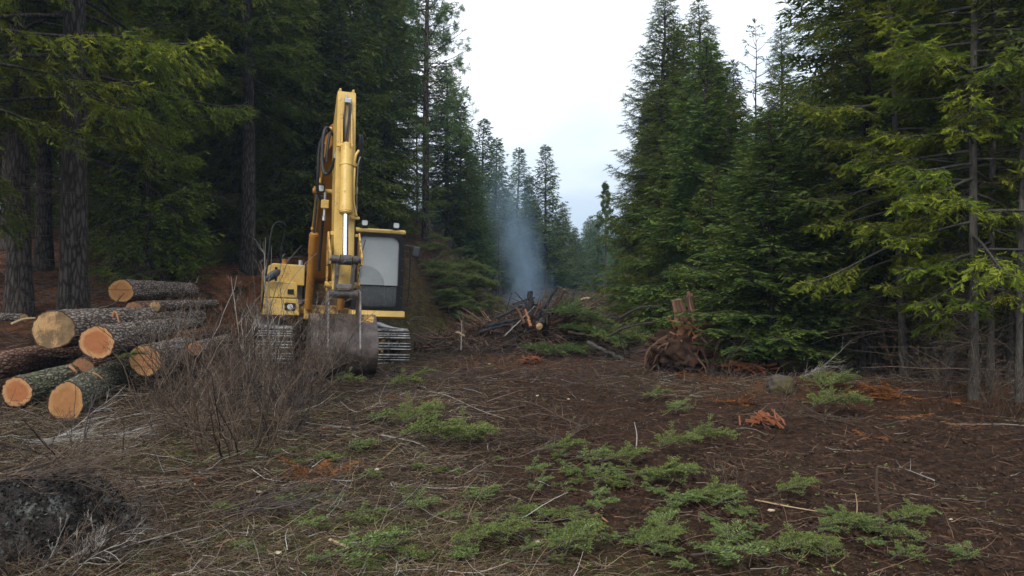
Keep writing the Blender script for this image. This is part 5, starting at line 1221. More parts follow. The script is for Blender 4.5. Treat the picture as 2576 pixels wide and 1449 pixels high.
M['lichen'] = twigmat('lichen', (.010, .008, .007), (.04, .036, .033), (.2, .21, .19)); M['rock'] = rockmat('boulder_stone', (.03, .023, .018), (.09, .075, .062), (.06, .05, .02)); M['white_rock'] = rockmat('white_stone', (.4, .39, .37), (.7, .69, .66))
M['soil_lump'] = rockmat('root_soil', (.016, .008, .005), (.06, .031, .018)); M['chip'] = rockmat('pale_chip', (.25, .18, .11), (.5, .42, .3))
def blob(seed, s, rough=.35, sub=4, f=1.4):
    rng = np.random.default_rng(seed); b = bmesh.new(); bmesh.ops.create_icosphere(b, subdivisions=sub, radius=1)
    V = np.array([v.co[:] for v in b.verts])
    n = fbm(V[:, 0]*f+seed*3+V[:, 2], V[:, 1]*f+V[:, 2]*1.7, seed, 5)+.6*fbm(V[:, 0]*f*3+9+V[:, 2]*3, V[:, 1]*f*3-V[:, 2]*2, seed+3, 4)
    V = V*(1+rough*2*n[:, None])*np.array(s)
    for v, c in zip(b.verts, V): v.co = c
    return b
def rock(seed, p, s, label, mat='rock', name='rock', cat='stone', rough=.3, dz=0., sub=3):
    mb = MB().bm(blob(seed, s, rough, sub)); o = mb.build(name, M[mat], smooth=True); o.location = (p[0], p[1], p[2]+dz); return tag(o, label, cat)
rock(1, G(255, 1318), (.075, .06, .065), 'white stone right of the lichened stump in the near left corner', 'white_rock', dz=.02)
rock(2, G(1964, 985), (.22, .2, .17), 'rounded brown boulder at the thicket edge left of the green bough', dz=.05, sub=4)
rock(3, at(1890, 885, 15.2), (.3, .3, .28), 'mossy boulder right of the uprooted stump', sub=4)
rock(4, at(1985, 915, 15.0), (.34, .3, .2), 'grey boulder at the dark thicket edge, right of the mossy boulder', sub=4)
rock(5, G(2075, 955), (.2, .2, .13), 'brown rock behind the green bough at the thicket foot', dz=.05)
for i, (p, q, s_, m, lab) in enumerate(((948, 1192, .03, 'chip', 'white wood chip on the soil below the big green bough'), (1325, 1296, .035, 'rock', 'pinkish stone at the lower centre'), (1352, 1376, .022, 'chip', 'small pale chip near the bottom centre'),
    (1805, 1195, .045, 'rock', 'mottled stone right of the bushy boughs'), (1430, 1010, .03, 'chip', 'pale chip on the soil in the middle of the clearing'), (1352, 1001, .03, 'chip', 'pale chip left in the middle of the clearing'), (1465, 1012, .025, 'chip', 'pale chip right in the middle of the clearing'),
    (652, 1248, .03, 'chip', 'folded tan leaf like chip in the grass at lower left'), (1940, 1300, .03, 'chip', 'white chip below the dark round clump of bough'), (2392, 1320, .02, 'chip', 'tiny pale pebble at the lower right'), (2140, 1310, .025, 'rock', 'small grey stone left of the upright stub'), (375, 1085, .025, 'white_rock', 'small white pebble in the moss left of the bush'),
    (1230, 920, .04, 'chip', 'pale splinter of wood left of the orange soil spot'), (1460, 925, .05, 'rock', 'small stone right of the orange soil spot'), (1800, 870, .03, 'chip', 'pale chip at the root mass right side'), (700, 1405, .03, 'chip', 'white chip in the grass near the bottom left'))):
    rock(20+i, G(p, q), (s_*.8, s_*.5, s_*.35), lab, m, 'stone' if m != 'chip' else 'wood_chip', 'stone' if m != 'chip' else 'wood chip', .5, .01, 2)
# lichened stump, near left corner
st = empty('lichened_stump', (-2.98, 5.0, gz(-2.98, 5.0)), label='dark lichen crusted stump in the near left corner under grey twigs', cat='stump')
rng = np.random.default_rng(4); nz_, k = 60, 110; zz = np.linspace(-.1, .42, nz_); th = np.arange(k)/k*TAU; Z, T = np.meshgrid(zz, th, indexing='ij')
rad = .40+.10*np.exp(-(Z+.1)/.18)+.03*np.sin(3*T)+.02*np.sin(7*T+Z*4)+.05*fbm(T*6+3, Z*9, 3, 5)+.05*(vnoise(T*9, Z*14, 8)-.5)+.12*fbm(np.cos(T)*2+4, np.sin(T)*2+4, 6)
rad = rad*np.sqrt(np.clip(1-(np.clip(Z-.08, 0, 1)/.36)**2.0, .02, 1)); Z = Z+.06*fbm(T*3, Z*3, 5)
V = np.stack([np.cos(T)*rad, np.sin(T)*rad, Z], -1).reshape(-1, 3); ii = np.arange(nz_*k).reshape(nz_, k); nx = np.roll(ii, -1, 1)
mb = MB().add(V, np.stack([ii[:-1], nx[:-1], nx[1:], ii[1:]], -1).reshape(-1, 4)); mb.build('bark', M['stump_lichen'], st, True)
mb = MB(); tp = V[-k:]; VV = np.concatenate([[[0, 0, .45]]]+[tp*[f, f, 1]+np.array([0, 0, .03])*(1-f)+np.array([0, 0, .03])*(vnoise(tp[:, 0]*20*f+4, tp[:, 1]*20*f+4, 3)[:, None]-.5)*(f < .95) for f in (.25, .5, .75, 1.)])
F4 = [(1+j*k+i, 1+(j+1)*k+i, 1+(j+1)*k+(i+1) % k, 1+j*k+(i+1) % k) for j in range(3) for i in range(k)]; mb.add(VV, F4); mb.F.append(np.array([(0, 1+i, 1+(i+1) % k) for i in range(k)])); mb.r.append(np.full(k, .5)); mb.mi.append(np.zeros(k, int)); mb.build('top', M['stump_lichen'], st, True)
k2 = 9000; th2 = rng.uniform(0, TAU, k2); zi = rng.uniform(0, nz_-1.01, k2); ti = (th2/TAU*k).astype(int) % k; Pb = V.reshape(nz_, k, 3)[zi.astype(int), ti]
Nn = norm(np.stack([np.cos(th2), np.sin(th2), .25+0*th2], -1)); Dn = norm(rng.normal(size=(k2, 3))+Nn*.7)
MB().add(*blades(Pb-Nn*.004, Dn, rng.uniform(.012, .04, k2), rng.uniform(.008, .022, k2), rng=rng, rnd=rng.beta(1.3, 2.6, k2))).build('lichen', M['lichen'], st)
# ------------------------------------------------------------------ uprooted stump
def upstump():
    cx, cy = 3.40, 15.3; z0 = gz(cx, cy); rng = np.random.default_rng(7)
    root = empty('uprooted_stump', (cx, cy, z0), label='uprooted stump with a dark soil root ball and two broken orange trunk spikes', cat='stump')
    b = blob(3, (.56, .44, .42), .5, 5, 3.0); MB().bm(b, M=Matrix.Translation((.0, 0, .36))).build('root_ball', M['soil_lump'], root, True)
    n = 34; a = rng.uniform(0, TAU, n); P0 = np.stack([np.cos(a)*.3, np.sin(a)*.25, rng.uniform(.2, .75, n)], -1)
    for i in range(n):
        D = np.array([[np.cos(a[i])*1.0, np.sin(a[i])*1.0, rng.uniform(-.75, .15)]])
        P, Rr = grow(rng, P0[i:i+1], D, rng.uniform(.35, .85), rng.uniform(.012, .045), 9, .16, -.10, .15); V, F, _ = tubes(P, Rr, 8); mb = MB().add(V, F, rng.uniform(.2, .8))
        kp, kd, kl, kr, _ = kids(rng, P, Rr, 7, .9, .5); KP, KR = grow(rng, kp, kd, kl, kr*.5, 6, .2, -.05); V, F, _ = tubes(KP, KR, 4); mb.add(V, F, .4); mb.build('root', M['root_wood'], root, True)
    def spike(base, top, r, jag, name='trunk_spike', m='root_wood'):
        P = smooth_path([base, (np.array(base)+np.array(top))/2+[.03, 0, 0], top], 12); k = 20
        V, F, _ = tubes(P, np.linspace(r*1.7, r, 12)[None], k); V = V.reshape(12, k, 3); V[-1, :, 2] += jag*np.abs(np.sin(np.arange(k)*1.7))*rng.uniform(.3, 1, k)
        V += .014*rng.normal(size=(1, k, 1))*np.array([1, 1, 0]); mb = MB().add(V.reshape(-1, 3), F, np.tile(rng.uniform(.2, 1, k), 11)); mb.add(V[-1], [list(range(k))], .8); mb.build(name, M[m], root, True)
    spike((-.10, 0, .7), (-.17, -.02, 1.33), .085, .02); spike((.12, .02, .7), (.045, 0, 1.32), .05, .16); 
    mb = MB()
    for i in range(34):
        p = np.array([rng.normal(.0, .16), rng.uniform(-.38, .0), rng.uniform(.62, .95)]); ln = rng.uniform(.12, .34)
        bx(mb, tuple(p), (rng.uniform(.02, .06), .02, ln), .004, (rng.normal()*.5, rng.normal()*.6, rng.normal()))
    bx(mb, (.04, -.01, 1.38), (.05, .03, .22), .005, (0, R(-12), 0))
    mb.build('split_wood', M['orange_wood'], root)
    P, Rr = grow(rng, np.array([[.2, -.05, .8]]), np.array([[1, -.1, .5]]), .62, .055, 9, .15, -.09, .5); V, F, _ = tubes(P, Rr, 9); MB().add(V, F, .5).build('root', M['root_wood'], root, True)
upstump()
bpy.data.objects['uprooted_stump'].scale = (1.25, 1.15, 1.04)
def rotten(cx, cy, s, label, seed, wood='red_wood'):
    z0 = gz(cx, cy); rng = np.random.default_rng(seed); root = empty('rotten_stump', (cx, cy, z0), label=label, cat='stump')
    MB().bm(blob(seed+40, (.22*s, .2*s, .10*s), .45, 4, 2), M=Matrix.Translation((0, 0, .02*s))).build('root_soil', M['soil_lump'], root, True)
    mb = MB()
    for i in range(30):
        p = np.array([rng.normal(0, .15), rng.normal(-.08, .1), rng.uniform(.08, .2)])*s; bx(mb, tuple(p), (rng.uniform(.015, .05)*s, .02*s, rng.uniform(.12, .3)*s), .003, (rng.normal()*.8, R(90)+rng.normal()*.5, rng.normal()*1.2))
    mb.build('split_wood', M[wood], root)
    n = 9; a = rng.uniform(0, TAU, n); P, Rr = grow(rng, np.zeros((n, 3))+[0, 0, .12*s], np.stack([np.cos(a), np.sin(a), rng.uniform(0, .4, n)], -1), .5*s, .018*s, 8, .18, -.08); V, F, _ = tubes(P, Rr, 6); MB().add(V, F, .5).build('roots', M['root_wood'], root, True)
x, y, z = gat(1917, 1075); rotten(x, y, .8, 'rust red rotten stump torn open on the right of the clearing', 1)
rotten(px(1885, 14.5), 14.5, 1.25, 'second torn up stump with orange split wood right of the uprooted one', 2)
rotten(px(1800, 15.5), 15.5, 1.5, 'dark root mass joining the uprooted stump on its right', 3, 'root_wood')
x, y, z = gat(1338, 915); rotten(x, y, .7, 'low patch of bright orange crumbled wood in front of the smoking heap', 4)
x, y, z = gat(1575, 712); 
# ------------------------------------------------------------------ smoking brush heap
HX0, HY0 = px(1335, 20.0), 20.0
def heap():
    z0 = gz(HX0, HY0); rng = np.random.default_rng(12)
    root = empty('brush_heap', (HX0, HY0, z0), label='smouldering heap of charred roots, limbs and green brush in the middle of the clearing', cat='brush heap')
    MB().bm(blob(31, (1.55, 1.1, .62), .26, 5, 2.4), M=Matrix.Translation((.05, .2, .16))).build('core', M['soil_lump'], root, True)
    def mound(x, y): return 1.02*np.exp(-(x/1.15)**2-(y/.9)**2)+.35*np.exp(-((x-1.4)/.9)**2-(y/.9)**2)+.22*np.exp(-((x+1.5)/.8)**2-(y/.8)**2)
    for nm, n, mat, rr, ll, xs in (('brushwood', 900, 'twig', .010, .9, 1.5), ('charred_brush', 240, 'charred', .012, .75, .7), ('brown_brush', 300, 'root_wood', .012, .8, 1.5)):
        x = rng.normal(0 if nm != 'brushwood' else .35, xs*1.12, n); y = rng.normal(-.25, .55, n); zb = np.clip(mound(x, y), 0, 2)*rng.uniform(.55, 1.0, n)
        a = rng.uniform(0, TAU, n); D = np.stack([np.cos(a), np.sin(a)*.6, rng.normal(.12, .22, n)], -1); L = ll*rng.uniform(.4, 1.3, n)
        P, Rr = grow(rng, np.stack([x, y, zb+.05], -1)-norm(D)*L[:, None]*.4, D, L, rr*rng.uniform(.5, 1.6, n), 8, .2, -.03); V, F, rd = tubes(P, Rr, 5, rnd=rng.uniform(0, 1, n)); mb = MB().add(V, F, rd)
        kp, kd, kl, kr, _ = kids(rng, P, Rr, 4, .8, .45); KP, KR = grow(rng, kp, kd, kl, kr*.7, 4, .12); V, F, rd = tubes(KP, KR, 3, rnd=rng.uniform(0, 1, len(kp))); mb.add(V, F, rd); mb.build(nm, M[mat], root)
heap()
def limb(a, b, r, label, mat='charred', mid=0., grp=None, name='charred_limb', face=None, r1=.55, seed=0, kidsn=4):
    a = np.array(at(*a)); b = np.array(at(*b)); c = a.copy(); P = smooth_path([a-c, (a+b)/2-c+[0, 0, mid], b-c], 14)
    root = empty(name, tuple(c), label=label, cat='limb'); rng = np.random.default_rng(seed)
    if grp: root['group'] = grp
    r = r*.85; P[1:-1] += rng.normal(size=(12, 3))*r*.22; rad = np.linspace(r, r*r1, 14)*(1+rng.normal(size=14)*.05); V, F, _ = tubes(P, rad[None], 10); mb = MB().add(V, F, .5); mb.add(V[:10], [list(range(10))], .9); mb.add(V[-10:], [list(range(10))], .9)
    if kidsn:
        kp, kd, kl, kr, _ = kids(rng, P[None], rad[None], kidsn, .7, .25); KP, KR = grow(rng, kp, kd, kl, kr*.5, 5, .1); V, F, _ = tubes(KP, KR, 5); mb.add(V, F, .5)
    mb.build('wood', M[mat], root, True)
    if face:
        m2 = MB(); d = norm((P[0]-P[1])); m2.add(*[x for x in tubes(np.array([P[0]+d*.003, P[0]+d*.012]), rad[0]*.96, 20)[:2]], .5); V2 = m2.V[0][20:]; m2.add(V2, [list(range(20))], .5); m2.build('cut_face', M[face], root)
    return root
limb((1337, 800, 19.6), (1333, 733, 19.7), .085, 'upright charred stub with a pale broken top above the heap', r1=.9, kidsn=0)
limb((1352, 800, 19.4), (1403, 722, 19.2), .05, 'charred pole leaning right at the top of the heap, steepest of the fan', seed=2)
limb((1372, 800, 19.3), (1410, 742, 19.3), .045, 'shorter charred pole beside the steepest of the fan', seed=3)
limb((1380, 802, 19.3), (1420, 728, 18.8), .05, 'dark brown pole of the fan with a fork near its top', 'root_wood', seed=4)
limb((1395, 795, 19.2), (1432, 752, 18.9), .04, 'short brown pole pointing up right from the fan', 'root_wood', seed=5)
limb((1400, 812, 19.3), (1530, 742, 18.7), .06, 'longest limb reaching far right from the heap in a gentle bow', 'root_wood', -.05, seed=6, r1=.22)
limb((1385, 815, 19.3), (1500, 772, 19.0), .055, 'thick brown limb lying under the longest one', 'root_wood', seed=7)
limb((1225, 820, 18.9), (1320, 800, 19.2), .07, 'charred log lying level on the left of the heap', seed=8)
limb((1205, 835, 18.8), (1300, 812, 19.1), .06, 'grey scorched log below the level charred log', seed=9)
limb((1250, 800, 18.9), (1310, 770, 19.3), .05, 'charred limb slanting up behind the level logs', seed=10)
limb((1270, 845, 18.4), (1345, 770, 19.0), .02, 'thin pale pole leaning across the left of the heap', 'twig_pale', seed=11)
limb((1335, 822, 18.6), (1322, 778, 18.9), .05, 'split orange brown root stub hanging in the centre of the heap', 'orange_wood', seed=12, kidsn=3)
limb((1318, 812, 18.6), (1300, 775, 18.9), .045, 'second split root stub left of the orange brown one', 'root_wood', seed=13, kidsn=3)
limb((1357, 821, 18.2), (1372, 800, 19.9), .095, 'small log in the heap showing a round pale cut face to the camera', 'bark_dark', seed=14, kidsn=0, face='cut_tan', r1=.9)
limb((1430, 835, 18.5), (1520, 850, 18.2), .045, 'bare limb slanting down on the right flank of the heap', 'twig', seed=15)
limb((1480, 862, 18.0), (1570, 905, 16.9), .06, 'lichened grey log lying right below the heap', 'bark_grey', seed=16)
limb((1440, 800, 18.8), (1560, 840, 18.4), .035, 'thin bare limb running right from the heap top', 'twig', seed=17)
limb((1560, 800, 18.0), (1660, 770, 17.2), .03, 'bare bowed branch between the heap and the uprooted stump', 'twig_dark', .1, seed=18, kidsn=9)
limb((1520, 850, 18.0), (1650, 810, 16.8), .035, 'dark branch lying between the heap and the uprooted stump', 'twig_dark', .08, seed=19, kidsn=9)
limb((1160, 880, 17.5), (1162, 806, 17.6), .022, 'short upright stake with a pale cut top left of the heap', 'twig_pale', seed=20, kidsn=3)
limb((1148, 835, 18.1), (1168, 845, 18.0), .04, 'pale cut wood piece beside the upright stake', 'pale_wood', seed=21, kidsn=0)
limb((1465, 752, 22.0), (1480, 752, 22.2), .05, 'pale sawn billet end on the rise behind the heap', 'pale_wood', seed=22, kidsn=0, r1=1.)
limb((1290, 765, 20.5), (1345, 748, 20.2), .04, 'ashy limb under the smoke at the top left of the heap', 'charred', seed=23)
limb((1575, 688, 32), (1590, 712, 32), .12, 'broken orange log end lying at the far edge of the right-hand trees', 'orange_wood', seed=24, kidsn=0)
FP = 'thin dark poles fanning up out of the smoking heap'
for i in range(16):
    a_ = rng.uniform(1230, 1420); b2 = a_+rng.normal(25, 45); limb((a_, 800+rng.uniform(-10, 20), 19.0+rng.uniform(-.3, .5)), (b2, 735+rng.uniform(-8, 40), 18.9+rng.uniform(-.3, .5)), rng.uniform(.012, .03), 'thin dark pole fanning up out of the smoking heap', ['charred', 'root_wood', 'twig_dark'][i % 3], grp=FP, seed=60+i)
brush(31, (px(1580, 17.6), 17.6), 1.3, 22, R(200), 'dark tangled slash between the smoking heap and the uprooted stump', 'twig_dark', 1.5, .3, .009, tw=(6, 4))
brush(32, (px(1500, 18.4), 18.4), 1.3, 22, R(20), 'brown tangled slash at the right flank of the smoking heap', 'root_wood', 1.5, .35, .010, tw=(6, 4))
brush(33, (px(1200, 18.3), 18.3), 1.2, 20, R(90), 'brown slash and roots at the left foot of the smoking heap', 'twig', 1.6, .3, .009, tw=(6, 4))
brush(34, (px(1400, 17.8), 17.8), 1.2, 18, R(200), 'thin grey slash along the front of the smoking heap', 'twig', 1.6, .25, .008, tw=(6, 4))
brush(35, (px(1790, 14.9), 14.9), .9, 18, R(0), 'dark slash and roots right of the uprooted stump', 'twig_dark', 1.5, .3, .008, tw=(6, 4))
GB = 'green boughs thrown on the smoking heap'
for i in range(20):
    xx = HX0+rng.uniform(.2, 2.0); yy = 19.1+rng.uniform(-.6, .4); h = 1.05*math.exp(-((xx-HX0-.2)/1.4)**2)
    lay([B6, B3, B6][i % 3], 0, 0, rng.uniform(-150, -30), rng.uniform(1.0, 1.7), 'drooping green bough on the right side of the smoking heap', (rng.uniform(-40, 10), rng.uniform(-20, 20)), GB, xyz=(xx, yy, gz(xx, yy)+h*rng.uniform(.5, 1)))
GB2 = 'green pine boughs along the front foot of the smoking heap'
for i in range(7):
    xx = px(1300+i*22, 17.9); lay(B6, 0, 0, -90+rng.uniform(-40, 40), rng.uniform(.8, 1.2), 'pale green pine bough along the front foot of the smoking heap', (rng.uniform(-10, 15), 0), GB2, xyz=(xx, 17.9+rng.uniform(-.2, .3), gz(xx, 17.9)+.12))
GB3 = 'cut green boughs strewn down the bank left of the smoke'
for i in range(75):
    pp = rng.uniform(1030, 1240); qq = 600+(pp-1040)*.72+rng.uniform(0, 150)-rng.uniform(0, 20); x, y, z = gat(pp, qq)
    if y > 40 or y < 20: continue
    lay([B3, B1, B6][i % 3], 0, 0, rng.uniform(-170, 10), rng.uniform(1.0, 1.9), 'cut green bough strewn on the bank left of the smoke', (rng.uniform(-10, 25), 0), GB3, xyz=(x, y, z+.05))
# roots and torn brush heaped left of the fire
tq = empty('root_pile', (px(1215, 20.5), 20.5, gz(px(1215, 20.5), 20.5)), label='low mound of torn brown roots and earth left of the smoking heap', cat='root pile')
MB().bm(blob(55, (1.0, .8, .42), .4, 5, 2.4)).build('earth', M['soil_lump'], tq, True)
n = 220; x = rng.normal(0, .75, n); y = rng.normal(-.3, .5, n); a = rng.uniform(0, TAU, n)
P, Rr = grow(rng, np.stack([x, y, .55*np.exp(-x*x-y*y)+.05], -1), np.stack([np.cos(a), np.sin(a)*.6, rng.normal(.15, .3, n)], -1), rng.uniform(.3, .9, n), rng.uniform(.008, .03, n), 7, .2, -.06); V, F, rd = tubes(P, Rr, 5, rnd=rng.uniform(0, 1, n)); MB().add(V, F, rd).build('roots', M['root_wood'], tq)
# ------------------------------------------------------------------ ground cover nobody could count
rng = np.random.default_rng(99)
def pts(n, y0=3.2, y1=30., pw=1.0, w=.70):
    u = rng.uniform(0, 1, n)
    if abs(pw-1) < 1e-6: Y = y0*(y1/y0)**u
    else: Y = (y0**(1-pw)+u*(y1**(1-pw)-y0**(1-pw)))**(1/(1-pw))
    return rng.uniform(-1, 1, n)*(Y*w+.6), Y
def stuff(name, mb, mat, label, cat, smooth=False):
    o = mb.build(name, M[mat], smooth=smooth); return tag(o, label, cat, kind='stuff')
def keep(x, y, f): 
    k = rng.uniform(0, 1, len(x)) < f; return x[k], y[k]
NOI = lambda x, y, s, f=1.: np.clip(.5+1.6*fbm(x*f, y*f, s), 0, 1)
# fallen twigs
for nm, mat, n, rr, L, dens in (('twig_litter', 'twig', 30000, .0026, .26, lambda l, m, r, x, y: .05+.95*l), ('pale_twig_litter', 'twig_pale', 6000, .0024, .22, lambda l, m, r, x, y: .03+.8*l), ('brown_litter', 'litter', 42000, .0022, .13, lambda l, m, r, x, y: .28+.72*l)):
    x, y = pts(n, 3.1, 32, 1.15); l, m_, r_ = zones(x, y); x, y = keep(x, y, dens(l, m_, r_, x, y)*(.25+NOI(x, y, 40, 1.3)*1.2)); k = len(x); sc = (y/6)**.45
    a = rng.uniform(0, TAU, k); D = np.stack([np.cos(a), np.sin(a), rng.normal(.0, .16, k)], -1)
    Lh = L*rng.lognormal(0, .5, k)*sc; P0 = np.stack([x, y, ground(x, y)+rng.uniform(.003, .05, k)*np.where(l[:1].mean() > 2, 1, 1)], -1)
    P, Rr = grow(rng, P0, D, Lh, rr*rng.uniform(.6, 1.6, k)*sc**1.2, 5, .16, 0.)
    g = ground(P[:, :, 0], P[:, :, 1]); P[:, :, 2] = np.maximum(P[:, :, 2], g+.002)
    V, F, rd = tubes(P, Rr, 3, rnd=rng.uniform(0, 1, k)); stuff(nm, MB().add(V, F, rd), mat, {'twig_litter': 'grey brown fallen twigs strewn over the ground', 'pale_twig_litter': 'bleached pale twigs strewn over the ground', 'brown_litter': 'short brown stalks and bark shreds strewn over the soil'}[nm], 'litter')
def far_twigs(nm, mat, n, L, r_, y0, y1, up, label, f):
    x, y = pts(n, y0, y1, .0, .48); l, m_, rr_ = zones(x, y); x, y = keep(x, y, f(l, m_, rr_, x, y)); k = len(x); a = rng.uniform(0, TAU, k)
    P, Rr = grow(rng, np.stack([x, y, ground(x, y)], -1), np.stack([np.cos(a), np.sin(a), rng.uniform(0, up, k)], -1), L*rng.lognormal(0, .4, k)*(y/22)**.5, (y/22)*r_*rng.uniform(.6, 1.4, k), 5, .18, -.12)
    P[:, :, 2] = np.maximum(P[:, :, 2], ground(P[:, :, 0], P[:, :, 1])+.003); V, F, rd = tubes(P, Rr, 3, rnd=rng.uniform(0, 1, k)); stuff(nm, MB().add(V, F, rd), mat, label, 'litter')
far_twigs('far_twig_litter', 'twig_dark', 30000, .42, .007, 13, 62, .7, 'grey brown twigs strewn over the bank and the rise', lambda l, m, r, x, y: .3+.7*NOI(x, y, 41, .5))
far_twigs('far_grass', 'green_grass', 26000, .18, .006, 14, 62, 1.2, 'olive grass and weeds on the bank and the rise', lambda l, m, r, x, y: np.clip(.06+.9*m*1.6*NOI(x, y, 42, .8), 0, 1))
far_twigs('far_rusty_litter', 'litter', 26000, .16, .006, 13, 62, .6, 'rust brown dead ferns and needles on the bank and the rise', lambda l, m, r, x, y: np.clip(.25+.8*r, 0, 1)*NOI(x, y, 43, .7))
# leaf and bark flakes
x, y = pts(90000, 3.1, 26, 1.3); l, m_, r_ = zones(x, y); x, y = keep(x, y, (.5+.5*l)*(.3+NOI(x, y, 50, 1.7))); k = len(x); sc = (y/6)**.5
D = norm(np.stack([rng.normal(size=k), rng.normal(size=k), rng.normal(0, .45, k)], -1)); P0 = np.stack([x, y, ground(x, y)+rng.uniform(.0, .02, k)], -1)
stuff('leaf_litter', MB().add(*blades(P0, D, .024*rng.lognormal(0, .5, k)*sc, .011*sc*rng.uniform(.5, 1.4, k), N=norm(np.stack([rng.normal(0, .5, k), rng.normal(0, .5, k), np.ones(k)], -1)), rnd=np.clip(rng.beta(1.5, 3.5, k)*1.1, 0, 1))), 'litter', 'small brown leaf and bark flakes on the soil', 'litter')
# dry straw and green grass
def grass(nm, mat, n, L, w, zone, label, y1=20, up=.8):
    x, y = pts(n, 3.1, y1, 1.2); l, m_, r_ = zones(x, y); x, y = keep(x, y, zone(l, m_, r_, x, y)); k = len(x); sc = (y/6)**.5
    a = rng.uniform(0, TAU, k); D = np.stack([np.cos(a), np.sin(a), rng.uniform(0, up, k)], -1)
    P, Rr = grow(rng, np.stack([x, y, ground(x, y)-.005], -1), D, L*rng.lognormal(0, .4, k)*sc, w*rng.uniform(.6, 1.3, k)*sc, 5, .14, -.16)
    P[:, :, 2] = np.maximum(P[:, :, 2], ground(P[:, :, 0], P[:, :, 1])+.002)
    V, F, rd = tubes(P, Rr, 3, rnd=rng.uniform(0, 1, k)); stuff(nm, MB().add(V, F, rd), mat, label, 'grass')
grass('dry_grass', 'straw', 42000, .17, .0016, lambda l, m, r, x, y: np.clip(l*(NOI(x, y, 60, .9)*1.8-.5)+m*.3, 0, 1)*(y < 14), 'matted dry straw coloured grass on the left ground')
grass('green_grass', 'green_grass', 40000, .07, .0018, lambda l, m, r, x, y: np.clip(m*1.1*(NOI(x, y, 61, 2.)*1.5-.1), 0, 1), 'short green grass and moss growing in patches', y1=34)
grass('rusty_needles', 'dead_fern', 30000, .09, .0022, lambda l, m, r, x, y: np.clip(r*1.4*(NOI(x, y, 62, 1.1)*1.7-.35), 0, 1), 'rust coloured dead ferns and needles matted on the ground', y1=40, up=.5)
# crumbs of soil
x, y = pts(16000, 3.1, 18, 1.4); l, m_, r_ = zones(x, y); x, y = keep(x, y, (1-l*.85)*(.2+NOI(x, y, 70, 1.5))); k = len(x)
b = bmesh.new(); bmesh.ops.create_icosphere(b, subdivisions=1, radius=1); IV = np.array([v.co[:] for v in b.verts]); IF = np.array([[v.index for v in f.verts] for f in b.faces]); b.free()
s_ = np.minimum(.008*rng.lognormal(0, .7, k), .026)[:, None, None]*(y/6)[:, None, None]**.4
V = IV[None]*(1+rng.normal(size=(k, len(IV), 1))*.22)*s_*rng.uniform(.6, 1.3, (k, 1, 3))+np.stack([x, y, ground(x, y)+.004], -1)[:, None, :]
F = (IF[None]+(np.arange(k)*len(IV))[:, None, None]).reshape(-1, 3)
stuff('soil_crumbs', MB().add(V.reshape(-1, 3), F), 'soil_lump', 'crumbs of turned dark soil', 'soil', True)
# small green needle clippings everywhere on the cleared soil
x, y = pts(1500, 3.2, 16, 1.3); x, y = keep(x, y, NOI(x, y, 80, .8)*(x > -3)); k = len(x); q = 16; idx = np.repeat(np.arange(k), q); a = rng.uniform(0, TAU, k)
D = np.stack([np.cos(a), np.sin(a), rng.uniform(0, .3, k)], -1); L = rng.uniform(.03, .09, k); s = rng.uniform(0, 1, len(idx)); H_ = np.cross(D, [0, 0, 1.])[idx]*rng.choice([-1, 1], len(idx))[:, None]
P0 = np.stack([x, y, ground(x, y)+.012], -1)[idx]+D[idx]*(L[idx]*s)[:, None]
mb = MB().add(*blades(P0, D[idx]*.5+H_+np.array([0, 0, .3]), .022*rng.uniform(.7, 1.2, len(idx)), .004, rng=rng, rnd=rng.beta(2, 2, len(idx)))); stuff('needle_clippings', mb, 'bough_pale', 'scattered snipped fir tips on the soil', 'litter')
# low brush along the foot of the far trees and on the rise
x, y = pts(5200, 17, 60, .9); l, m_, r_ = zones(x, y); x, y = keep(x, y, np.where(np.abs(x-HX0) < 1.6, .2, .8)*((y > 21.5) | (x < -7) | (x > -1.6))); k = len(x); a = rng.uniform(0, TAU, k)
P, Rr = grow(rng, np.stack([x, y, ground(x, y)], -1), np.stack([np.cos(a)*.8, np.sin(a)*.8, rng.uniform(.05, .7, k)], -1), rng.uniform(.3, .9, k), .006*(y/20)**.7, 6, .15, -.05); V, F, rd = tubes(P, Rr, 3, rnd=rng.uniform(0, 1, k)); mb = MB().add(V, F, rd)
kp, kd, kl, kr, _ = kids(rng, P, Rr, 4, .8, .5); KP, KR = grow(rng, kp, kd, kl, kr*.8, 4, .15); V, F, rd = tubes(KP, KR, 3, rnd=rng.uniform(0, 1, len(kp))); mb.add(V, F, rd); stuff('low_brush', mb, 'twig_dark', 'thin brown brush on the rise behind the heap', 'brush')
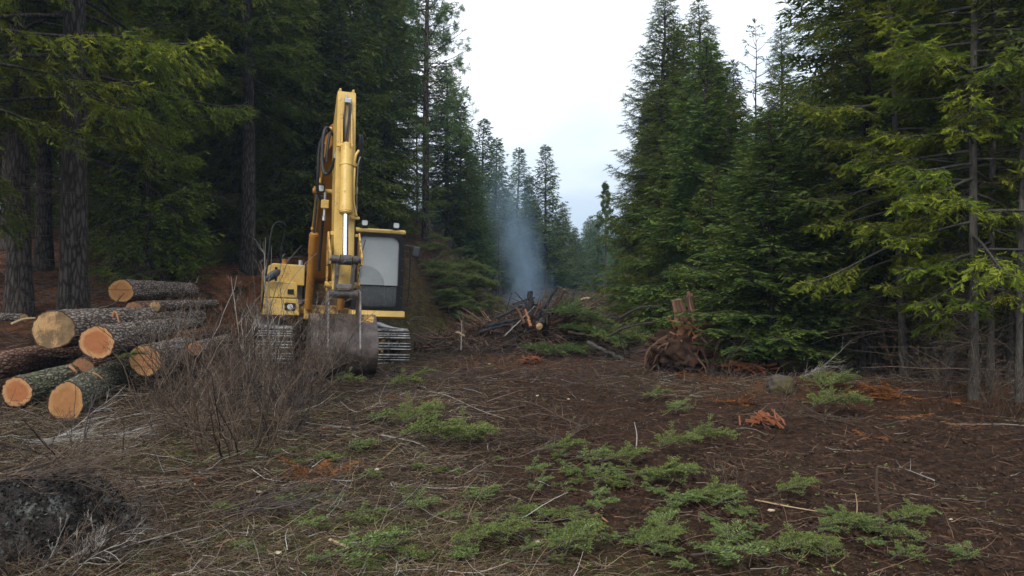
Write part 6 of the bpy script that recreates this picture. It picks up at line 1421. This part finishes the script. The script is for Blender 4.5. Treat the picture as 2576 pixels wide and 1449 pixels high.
# ------------------------------------------------------------------ smoke and air
def smoke():
    n, k = 28, 24; zz = np.linspace(0, 1, n); H = 4.6; mb = MB()
    cxz = lambda z: -.45*z+.10*np.sin(z*7); rz_ = lambda z: .8+.5*z
    P = np.stack([cxz(zz), .25*np.sin(zz*3), zz*H], -1); V, F, _ = tubes(P, (rz_(zz)*1.15)[None], k, ref=(0, 1, 0)); mb.add(V, F); mb.add(V[:k], [list(range(k))[::-1]]); mb.add(V[-k:], [list(range(k))])
    o = mb.build('smoke', M['smoke'], smooth=True); o.location = (px(1322, 20.2), 20.6, 1.0); return tag(o, 'blue grey smoke rising from the brush heap', 'smoke', kind='stuff')
t = NT('smoke'); p = t.obj(); xyz = t.n('SeparateXYZ', Vector=p); zn = t.math('DIVIDE', xyz.outputs[2], 4.6)
cx_ = t.math('ADD', t.math('MULTIPLY', zn, -.45), t.math('MULTIPLY', t.math('SINE', t.math('MULTIPLY', zn, 7.)), .10))
dx = t.math('SUBTRACT', xyz.outputs[0], cx_); dy = t.math('SUBTRACT', xyz.outputs[1], t.math('MULTIPLY', t.math('SINE', t.math('MULTIPLY', zn, 3.)), .25))
rr = t.math('SQRT', t.math('ADD', t.math('MULTIPLY', dx, dx), t.math('MULTIPLY', dy, dy))); rn = t.math('DIVIDE', rr, t.math('ADD', .8, t.math('MULTIPLY', zn, .5)))
no = t.noise(t.obj((1.3, 1.3, .55)), 1.7, 6., .65, 1.2)
f = t.math('ADD', t.rng(rn, 0, 1.0, 1, -.15), t.math('MULTIPLY', t.math('SUBTRACT', no, .5), 1.6))
f = t.math('MAXIMUM', f, 0.); f = t.math('MULTIPLY', f, t.rng(zn, .25, 1., 1., 0.)); f = t.math('MULTIPLY', f, t.rng(zn, 0., .05, 0, 1.)); f = t.math('MULTIPLY', t.math('MULTIPLY', f, f), 1.9)
v = t.n('VolumePrincipled'); v.inputs['Color'].default_value = (.52, .74, 1., 1); t.set(v.inputs['Density'], f); v.inputs['Anisotropy'].default_value = .2
t.t.links.new(v.outputs[0], t.out.inputs['Volume']); M['smoke'] = t.m
smoke()
t = NT('haze'); v = t.n('VolumePrincipled'); v.inputs['Color'].default_value = (.52, .74, 1., 1); v.inputs['Density'].default_value = .0007; v.inputs['Anisotropy'].default_value = .3
t.t.links.new(v.outputs[0], t.out.inputs['Volume']); M['haze'] = t.m
mb = MB(); bx(mb, (0, 440, 24), (1500, 960, 64)); o = mb.build('haze', M['haze']); tag(o, 'thin bluish air over the far trees and ridge', 'haze', kind='stuff')
